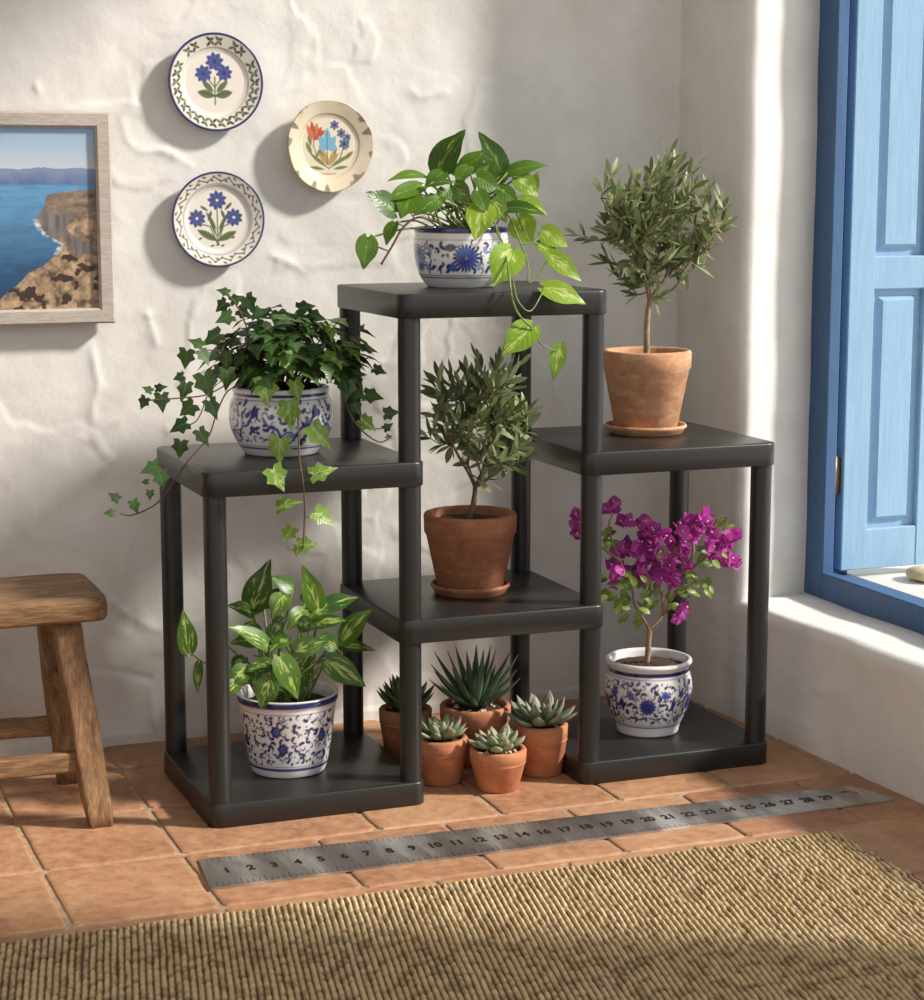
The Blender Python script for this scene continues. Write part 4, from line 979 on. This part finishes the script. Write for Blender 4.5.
def paint_two_leaves(p):
    p.ring(.95, 1.2, PNAVY); p.ring(.70, .712, lin(150, 140, 150), .6)
    for k in range(30):
        a = 2 * PI * k / 30
        if math.sin(a) > .55 and k % 3 == 0: continue
        for s in (-1, 1):
            p.petal(.83 * math.cos(a), .83 * math.sin(a), a + PI / 2 + s * .8, .14, .030, GREEN if k % 2 else DGREEN); p.petal(.83 * math.cos(a), .83 * math.sin(a), a - PI / 2 + s * .9, .10, .025, DGREEN)
        p.dot(.88 * math.cos(a), .88 * math.sin(a), .016, PBLUE)
    p.stroke([(0, -.45), (0, .1)], .016, GREEN); p.stroke([(0, -.1), (-.22, .15)], .014, GREEN); p.stroke([(0, -.1), (.2, .15)], .014, GREEN)
    for s in (-1, 1):
        p.petal(0, -.28, PI / 2 - s * 1.35 + (0 if s > 0 else 0), .38, .085, GREEN); p.petal(s * .03, -.2, PI / 2 - s * .8, .34, .06, GREEN)
        p.stroke([(0, -.28), (s * .3, -.2)], .008, DGREEN)
    for x, y, R in ((-.24, .17, .19), (.2, .19, .18), (0, .42, .2)): p.flower(x, y, R, 8, PBLUE, PNAVY, .2, .3, PNAVY)
def paint_tulip(p):
    X, Y = p.X, p.Y; r = np.hypot(X, Y); an = np.arctan2(Y, X)
    p.lay(sstep(.1, .25, fbm(X * 3 + 5, Y * 3, 8, 4)), lin(206, 182, 146), .6)
    p.ring(.685, .705, lin(196, 168, 130), .7)
    ch = vnoise(an * 6 + 40, an * 0, 31); ch2 = fbm(an * 18, r * 9, 37, 3); p.lay(sstep(.02, .10, (r - .93) + .5 * (ch - .62) * (ch > .5) + .12 * ch2) * (ch > .58), lin(96, 86, 66), .8)
    p.lay(((r > .965)) * .5, lin(176, 150, 112), .7)
    RED, SKY, SLATE, OLV, OCH = lin(178, 84, 52), lin(120, 168, 198), lin(92, 106, 142), lin(120, 122, 84), lin(178, 146, 98)
    p.lay(p.sd(r - .62), lin(222, 214, 190), .55)
    for x, y, a, l, w in ((-.05, -.45, 2.5, .5, .045), (.05, -.45, .55, .5, .045), (-.05, -.40, 2.0, .42, .035), (.03, -.40, 1.15, .42, .035), (-.4, -.2, 2.0, .32, .05), (-.42, .0, 1.7, .28, .05), (-.3, -.25, 1.0, .3, .04), (.35, -.3, .7, .3, .045), (.4, -.1, 1.3, .28, .03), (-.1, -.5, 3.0, .36, .035), (.1, -.5, .15, .36, .035)): p.petal(x, y, a, l, w, OLV)
    for a in (2.3, 1.9, 1.2, .85): p.petal(0, -.42, a, .36, .045, OCH)
    p.stroke([(-.33, .2), (-.36, 0), (-.25, -.3), (0, -.48)], .014, OLV); p.stroke([(.35, .2), (.36, 0), (.25, -.3), (0, -.48)], .014, OLV)
    for k, a in enumerate((1.0, 1.35, 1.7, 2.05, .7)): p.petal(-.34, .12, a, .42 - .04 * abs(k - 2), .06, RED if k % 2 == 0 else lin(196, 116, 78))
    for a, l in ((1.57, .46), (.95, .34), (2.2, .34), (.3, .22), (2.85, .22)): p.petal(-.03, -.06, a, l, .085, SKY)
    p.stroke([(-.03, -.06), (-.03, .32)], .01, SLATE); p.stroke([(-.03, -.38), (-.03, -.05)], .012, OLV)
    for x, y, R in ((.36, .05, .14), (.30, .28, .12), (.14, .46, .12), (.44, .2, .09)): p.flower(x, y, R, 6, SLATE, PNAVY, .5, .3)
    p.stroke([(-.16, -.6), (.16, -.6)], .012, OCH)
plate(219, 219.5, .0835, 'wall_plate', 'white wall plate with three blue flowers and wavy green rim, below the other two', CREAM, paint_three_flowers)
plate(330, 146.0, .0815, 'wall_plate', 'beige chipped wall plate with red tulip and pale blue leaf, at the right of three', lin(222, 208, 184), paint_tulip, True, (.0, .06))
plate(216.5, 82.0, .0845, 'wall_plate', 'white wall plate with green leaf garland rim, topmost of three beside the picture', CREAM, paint_two_leaves)

# ------------------------------------------------------------------ framed sea picture
pr = at(109, 217, .478); x1 = -.0505; x0 = -.55; z0, z1_ = .7635, 1.1225
pic = thing('picture_frame', ((x0 + x1) / 2, .494, z0), 'pale driftwood frame with blue sea and brown cliff photograph', 'picture')
FWD = .0265; yf, yb = .474, .4965
def mould(pts, mat):
    mb = MB(); a, b2, c2, d2 = pts                        # outer a-b, inner c-d (x,z)
    V = []; 
    for (x, z), (xi, zi) in ((a, d2), (b2, c2)):
        V += [(x, yb, z), (x, yf + .003, z), (x + (xi - x) * .12, yf, z + (zi - z) * .12), (x + (xi - x) * .85, yf, z + (zi - z) * .85), (xi, yf + .004, zi), (xi, yb, zi)]
    F = [(k, k + 1, 7 + k, 6 + k) for k in range(5)] + [(5, 0, 6, 11), (0, 5, 4, 3, 2, 1), (6, 7, 8, 9, 10, 11)]
    mb.add(V, F); child(mb, 'moulding', mat, pic, smooth=False)
i0, i1, j0, j1 = x0 + FWD, x1 - FWD, z0 + FWD, z1_ - FWD
mould([(x0, z1_), (x1, z1_), (i1, j1), (i0, j1)], M['drift_h']); mould([(x1, z0), (x0, z0), (i0, j0), (i1, j0)], M['drift_h'])
mould([(x1, z1_), (x1, z0), (i1, j0), (i1, j1)], M['drift']); mould([(x0, z0), (x0, z1_), (i0, j1), (i0, j0)], M['drift'])
nx_, nz_ = 360, 240
gx, gz = np.meshgrid(np.linspace(i0 - .002, i1 + .002, nx_), np.linspace(j0 - .002, j1 + .002, nz_))
# picture painted in its own frame: s = 0 at the right edge growing left, t = 0 bottom .. 1 top
S_ = ((i1 - gx) / (j1 - j0)).ravel(); T_ = ((gz - j0) / (j1 - j0)).ravel()
p = Paint(S_, T_, (0, 0, 0), .008)
def mixa(a, b2, f): return np.array(a)[None, :] * (1 - f[:, None]) + np.array(b2)[None, :] * f[:, None]
p.C = mixa(lin(196, 202, 208), lin(150, 180, 206), sstep(.70, 1.0, T_))
sea = mixa(lin(20, 62, 104), lin(92, 146, 188), sstep(.05, .68, T_)); sea = sea * (1 + .5 * fbm(S_ * 14, T_ * 60, 3, 3))[:, None]
sea = np.where((fbm(S_ * 5, T_ * 9, 7, 3) > .12)[:, None], sea * .88, sea)
hz = .685
p.C = np.where((T_ < hz)[:, None], sea, p.C)
hill = hz + .055 + .055 * fbm(S_ * 5 + 1, S_ * 0, 5, 4) + .03 * sstep(.75, .2, S_) + .012
p.C = np.where(((T_ >= hz) & (T_ < hill))[:, None], mixa(lin(88, 112, 152), lin(124, 140, 172), np.clip((T_ - hz) / .08 + fbm(S_ * 20, T_ * 30, 6, 3), 0, 1)), p.C)
# cliff outline: left edge s(t)
tt = [-.01, .05, .10, .14, .20, .24, .28, .32, .36, .40, .45, .49, .52, .57, .63, .645, .655, .665]
ss = [1.32, 1.06, .98, .86, .75, .58, .50, .42, .38, .52, .63, .66, .62, .56, .52, .40, .20, -.1]
edge_s = np.interp(T_, tt, np.array(ss) * .52) + .02 * fbm(T_ * 30, S_ * 8, 4, 3)
mcl = S_ < edge_s
rk = fbm(S_ * 22, T_ * 26, 12, 5); rk2 = fbm(S_ * 60, T_ * 60, 14, 3)
rock_c = mixa(lin(84, 64, 50), lin(196, 166, 132), np.clip(.5 + 1.6 * rk + .8 * rk2, 0, 1))
up_c = mixa(lin(90, 76, 66), lin(164, 142, 120), np.clip(.45 + 1.3 * fbm(S_ * 10, T_ * 40, 15, 4) + .6 * rk2, 0, 1))
cl = np.where(((T_ > .5) & (T_ < .67))[:, None], up_c, rock_c)
fw_ = fbm(S_ * 9, T_ * 9, 23, 4)
face = sstep(.05, .09, fw_ * .35 + .12 - np.hypot((S_ - .22) * .55, (T_ - .43 - .1 * (S_ - .2))) )
fac_ = mixa(lin(80, 78, 84), lin(150, 138, 128), np.clip(.4 + 1.2 * fbm(S_ * 50, T_ * 8, 16, 3), 0, 1))
cl = cl * (1 - face[:, None]) + fac_ * face[:, None]
cl = np.where((face < -1)[:, None], mixa(lin(80, 78, 84), lin(150, 138, 128), np.clip(.4 + 1.2 * fbm(S_ * 50, T_ * 8, 16, 3), 0, 1)), cl)
dk_ = (T_ < .30) & (fbm(S_ * 16 + 3, T_ * 18, 18, 3) < -.13); cl = np.where(dk_[:, None], np.array(lin(60, 42, 32))[None, :], cl)
p.C = np.where(mcl[:, None], cl, p.C)
foam = (np.abs(S_ - edge_s) < .014) & (T_ > .3) & (T_ < .5); p.lay(foam * np.clip(.6 + 2 * rk2, 0, 1), lin(206, 216, 220))
mb = MB(); V = np.stack([gx, np.full_like(gx, .4835), gz], -1).reshape(-1, 3)
F = [(i * nx_ + j, i * nx_ + j + 1, (i + 1) * nx_ + j + 1, (i + 1) * nx_ + j) for i in range(nz_ - 1) for j in range(nx_ - 1)]
mb.add(V.tolist(), F, col=np.clip(p.C, 0, 1).tolist()); child(mb, 'sea_print', M['print'], pic)
mb = MB(); box(mb, (i0 - .004, .4845, j0 - .004), (i1 + .004, .4895, j1 + .004)); child(mb, 'backing_board', M['drift_h'], pic)

# ------------------------------------------------------------------ wooden stool
sx0, sx1, sy0, sy1, szt, sth = -.50, -.150, .080, .306, .363, .038
stool = thing('wooden_stool', ((sx0 + sx1) / 2, (sy0 + sy1) / 2, 0), 'rustic wooden stool with thick worn seat standing left of the plant stand', 'stool')
def plank(mb, A, B, u, v, hu, hv, n=14, wob=.003, seed=1, mat=0, corner=.35):
    """hand-hewn bar from A to B with half sizes hu, hv along u, v (rounded, uneven)"""
    A, B, u, v = Vector(A), Vector(B), Vector(u).normalized(), Vector(v).normalized(); r = random.Random(seed); V = []; m_ = 20
    hu = hu if isinstance(hu, tuple) else (hu, hu); hv = hv if isinstance(hv, tuple) else (hv, hv)
    for i in range(n + 1):
        t = i / n; p = A.lerp(B, t); e = 1 - (.10 if i in (0, n) else 0)
        a_, b_ = hu[0] + (hu[1] - hu[0]) * t, hv[0] + (hv[1] - hv[0]) * t
        for k in range(m_):
            an = 2 * PI * (k + .5) / m_; cu, sv = math.cos(an), math.sin(an); pw = corner
            x = math.copysign(abs(cu) ** pw, cu); y = math.copysign(abs(sv) ** pw, sv)
            w = wob * float(fbm(np.array([k * .55 + seed * 3.0]), np.array([t * 5 + seed]), seed, 3)[0]) * 2 + r.uniform(-1, 1) * wob * .12
            V.append(p + u * (x * a_ * e + w * x) + v * (y * b_ * e + w * y))
    F = [(i * m_ + k, i * m_ + (k + 1) % m_, (i + 1) * m_ + (k + 1) % m_, (i + 1) * m_ + k) for i in range(n) for k in range(m_)] + [tuple(range(m_ - 1, -1, -1)), tuple(n * m_ + k for k in range(m_))]
    mb.add(V, F, mat=mat)
def grid_seat():
    mb = MB(); nx2, ny2 = 60, 40; r = .018
    def sq(x, y):                                            # rounded-corner outline wobble
        return .004 * float(fbm(np.array([x * 9]), np.array([y * 9]), 71, 3)[0])
    V = []; 
    rows_ = [(1 - .035, szt), (1 - .012, szt - .003), (1, szt - .010), (1.004, szt - .018), (1, szt - sth + .006), (.975, szt - sth)]
    n = 96; cx, cy, hx, hy = (sx0 + sx1) / 2, (sy0 + sy1) / 2, (sx1 - sx0) / 2, (sy1 - sy0) / 2
    per_ = []
    for k in range(n):
        an = 2 * PI * k / n; c_, s_ = math.cos(an), math.sin(an); pw = 2 / 12
        per_.append((math.copysign(abs(c_) ** pw, c_), math.copysign(abs(s_) ** pw, s_)))
    for q, zz_ in [(f, szt - .004 * (1 - f)) for f in (.02, .2, .4, .6, .8, .9)] + rows_:
        for x, y in per_:
            w = 6 * sq(cx + x * hx, cy + y * hy + zz_ * 4) * (.4 if q > .9 else .0)
            inset = (1 - q) * .12 if q > .93 else None
            xx = cx + x * (hx * q if inset is None else hx - (1 - q) * .12) ; yy = cy + y * (hy * q if inset is None else hy - (1 - q) * .12)
            V.append((xx + w * x * .12, yy + w * y * .12, zz_ + (.006 * float(fbm(np.array([xx * 8]), np.array([yy * 30]), 73, 3)[0]) if q <= .97 else 0)))
    m_ = len(V) // n
    F = [(i * n + k, (i + 1) * n + k, (i + 1) * n + (k + 1) % n, i * n + (k + 1) % n) for i in range(m_ - 1) for k in range(n)] + [tuple(range(n)), tuple((m_ - 1) * n + k for k in range(n - 1, -1, -1))]
    mb.add(V, F); return mb
child(grid_seat(), 'seat', M['wood'], stool)
zt = szt - sth + .004
legs = {}
for i, (tx, ty, bx, by) in enumerate(((-.214, .125, -.178, .066), (-.216, .270, -.184, .316), (-.436, .125, -.468, .070), (-.436, .270, -.468, .316))):
    mb = MB(); A_, B_2 = Vector((bx, by, .001)), Vector((tx, ty, zt)); plank(mb, A_, B_2, (1, 0, 0), (0, 1, 0), (.0205, .0235), (.018, .021), 16, .0035, 5 + i, corner=.3)
    for q in range(20): mb.V[q] = (mb.V[q][0], mb.V[q][1], .0)
    child(mb, 'leg', M['wood_leg'], stool); legs[i] = (A_, B_2)
def on(i, z): a, b2 = legs[i]; return a.lerp(b2, z / zt)
for i, j, z, hh in ((0, 2, .102, .0165), (1, 3, .105, .0165)):
    mb = MB(); plank(mb, on(i, z), on(j, z), (0, 1, 0), (0, 0, 1), .010, hh, 14, .003, 31 + i, corner=.35); child(mb, 'stretcher', M['wood'], stool)
for i, j, z in ((0, 1, .195), (2, 3, .195)):
    mb = MB(); plank(mb, on(i, z), on(j, z), (1, 0, 0), (0, 0, 1), .010, .015, 10, .003, 51 + i, corner=.35); child(mb, 'stretcher', M['wood_leg'], stool)

# ------------------------------------------------------------------ steel ruler on the floor
RC = [Vector((-.0745, -.1577, 0)), Vector((-.088, -.2854, 0)), Vector((1.067, -.283, 0)), Vector((1.050, -.189, 0))]   # far-left, near-left, near-right, far-right
def rq(s, t, z=.0): return RC[1].lerp(RC[2], s).lerp(RC[0].lerp(RC[3], s), t) + Vector((0, 0, z))
ruler = thing('steel_ruler', (.49, -.23, 0), 'long steel ruler with black numbers lying on the tiles before the stand', 'ruler')
mb = MB(); out = []
RT = .0032
out += [(0.0, 0.0), (.0, 1.0)] + [(.02 + .94 * k / 24, 1.0) for k in range(25)] + [(.965 + .030 * math.sin(a), .55 + .45 * math.cos(a)) for a in np.linspace(.1, PI / 2, 8)] + [(.998, .35), (1.0, .12), (.997, .03), (.985, .0)] + [(.96 - .94 * k / 24, 0) for k in range(25)]
hole = [(.962 + .012 * math.cos(a), .62 + .13 * math.sin(a)) for a in np.linspace(0, 2 * PI, 20, endpoint=False)]
import bmesh
bm = bmesh.new()
vo = [bm.verts.new(rq(s, t)) for s, t in out]; vh = [bm.verts.new(rq(s, t)) for s, t in hole]
eds = [bm.edges.new((vo[i], vo[(i + 1) % len(vo)])) for i in range(len(vo))] + [bm.edges.new((vh[i], vh[(i + 1) % len(vh)])) for i in range(len(vh))]
bmesh.ops.triangle_fill(bm, use_beauty=True, use_dissolve=False, edges=eds)
bm.verts.index_update()
base_f = [[v.index for v in f.verts] for f in bm.faces]; pts = [v.co.copy() for v in bm.verts]; bm.free()
n0 = len(pts); V = [p_ + Vector((0, 0, .0004)) for p_ in pts] + [p_ + Vector((0, 0, RT)) for p_ in pts]
nrm = lambda f: (pts[f[1]] - pts[f[0]]).cross(pts[f[2]] - pts[f[0]]).z
F = [tuple(i + n0 for i in (f if nrm(f) > 0 else f[::-1])) for f in base_f] + [tuple(f if nrm(f) < 0 else f[::-1]) for f in base_f]
no = len(out)
F += [(i, (i + 1) % no, n0 + (i + 1) % no, n0 + i) for i in range(no)] + [(no + (i + 1) % 20, no + i, n0 + no + i, n0 + no + (i + 1) % 20) for i in range(20)]
mb.add(V, F); child(mb, 'blade', M['steel'], ruler, smooth=False)
ticks = MB()
def tick(s, t0, t1, w=.0009):
    a, b2 = rq(s, t0, RT + .0002), rq(s, t1, RT + .0002); sx_ = Vector((w / 2, 0, 0)); ticks.add([a - sx_, a + sx_, b2 + sx_, b2 - sx_], [(0, 1, 2, 3)])
NUM = ['1', '2', '3', '4', '5', '6', '7', '8', '9', '10', '11', '12', '13', '14', '16', '17', '18', '19', '19', '20', '21', '22', '23', '24', '25', '26', '27', '28', '29']
SN0, SN1 = .0300, .9160
for i in range(29 * 4 - 2):
    s = SN0 - .02 + (SN1 - SN0) / 28 * i / 4; big = i % 4 == 0
    tick(s, .02, .20 if big else .12); tick(s, .98, .84 if big else .90)
child(ticks, 'graduation_marks', M['ink'], ruler, smooth=False)['kind'] = 'stuff'
def text_part(txt, s, size):
    cu = bpy.data.curves.new('numeral', 'FONT'); cu.body = txt; cu.align_x = 'CENTER'; cu.align_y = 'CENTER'; cu.size = size; cu.extrude = .0001; cu.offset = .0009; cu.resolution_u = 3
    o = bpy.data.objects.new('numeral_curve', cu); COL.objects.link(o)
    dg = bpy.context.evaluated_depsgraph_get(); me = bpy.data.meshes.new_from_object(o.evaluated_get(dg))
    bpy.data.objects.remove(o); bpy.data.curves.remove(cu)
    bpy.context.view_layer.update()
    dirx = (RC[2] - RC[1]).normalized(); ang = math.atan2(dirx.y, dirx.x); c0 = rq(s, .5, RT + .0003)
    org = Vector(ROOT_ORG[ruler.name]); m4 = Matrix.Translation(c0 - org) @ Matrix.Rotation(ang, 4, 'Z') @ Matrix.Scale(1.25, 4, (0, 1, 0))
    me.transform(m4); me.name = 'numeral'; me.materials.clear(); me.materials.append(M['ink'])
    n_ = bpy.data.objects.new('numeral', me); COL.objects.link(n_); n_.parent = ruler
for i, tx in enumerate(NUM): text_part(tx, SN0 + (SN1 - SN0) * i / 28, .0225)

# ------------------------------------------------------------------ jute rug
rx0, rx1, ry0, ry1 = -.62, .885, -1.45, -.387
st_ = .0018; sty = .0040
gx, gy = np.meshgrid(np.arange(rx0, rx1, st_), np.arange(max(ry0, -1.12), ry1, sty))
wgx = gx - .2 * gy + .0022 * fbm(gx * 14, gy * 14, 3, 2); wgy = gy + .004 * fbm(gx * 9, gy * 14, 9, 2)
PX_, PY_ = .0092, .0210
col_i = np.floor(wgx / PX_); ph = vnoise(col_i * 7.3, col_i * 0, 44)
u_ = np.abs(np.sin(PI * wgx / PX_))
v_ = np.abs(np.sin(PI * (wgy / PY_ + ph)))
rag = sstep(-.02, .14, fbm(wgx * 90, wgy * 60, 29, 2) + .12)
hgt = (u_ ** .75) * (.52 + .48 * v_ ** .5) * (.55 + .45 * rag)
eh = sstep(0, .006, ry1 - gy) * sstep(0, .006, rx1 - gx)
Zr = .0015 + .0070 * hgt * eh * (.85 + .5 * fbm(gx * 30, gy * 30, 5, 2))
tint = np.clip(.5 + .8 * fbm(gx * 40, gy * 12, 11, 3) + .3 * (vnoise(col_i * 1.0, np.floor(wgy / PY_ + ph), 6) - .5), 0, 1)
c1_, c2_, c3_ = np.array(lin(198, 168, 124)), np.array(lin(232, 208, 166)), np.array(lin(72, 48, 30))
cc = c1_ * (1 - tint[..., None]) + c2_ * tint[..., None]; gap = np.clip(1.5 * (1 - hgt) - .38, 0, 1)[..., None]; cc = cc * (1 - gap) + c3_ * gap  # darkness of the gaps between strands put into the colour
mb = MB(); ny2, nx2 = gx.shape
edge_w = np.where(gy > ry1 - .02, .004 * fbm(gx * 40, gx * 0, 8, 2), 0)
mb.add(np.stack([gx + np.where(gx > rx1 - .02, .012 * fbm(gy * 25, gy * 0, 4, 3), 0), gy + edge_w, Zr], -1).reshape(-1, 3).tolist(), [(i * nx2 + j, i * nx2 + j + 1, (i + 1) * nx2 + j + 1, (i + 1) * nx2 + j) for i in range(ny2 - 1) for j in range(nx2 - 1)], col=cc.reshape(-1, 3).tolist())
# underside and edge so that the rug has a body
rimv = [(rx0, gy.min(), 0.0003), (rx1 - st_, gy.min(), 0.0003), (rx1 - st_, ry1 - st_, .0003), (rx0, ry1 - st_, .0003)]
mb.add(rimv, [(3, 2, 1, 0)], col=[tuple(c3_)] * 4)
single(mb, 'jute_rug', M['rug'], 'coarse woven tan jute rug in front on the tiled floor', 'rug', origin=(.13, -.77, 0))

# ------------------------------------------------------------------ light
w = bpy.data.worlds.new('world'); SC.world = w; w.use_nodes = True
bg = w.node_tree.nodes['Background']
bg.inputs['Color'].default_value = (.90, .955, 1.0, 1); bg.inputs['Strength'].default_value = .88
sun = bpy.data.lights.new('sun', 'SUN'); sun.energy = 5.7; sun.angle = math.radians(6.0); sun.color = (1, .95, .87)
so = bpy.data.objects.new('sun', sun); COL.objects.link(so)
so.rotation_euler = Vector((-1.9, 1.0, -1.5)).to_track_quat('-Z', 'Y').to_euler(); so.location = (4, -1.5, 3.5)
vs_ = SC.view_settings; vs_.view_transform = 'Standard'; vs_.look = 'None'; vs_.gamma = 1; vs_.use_curve_mapping = False; vs_.exposure = 0
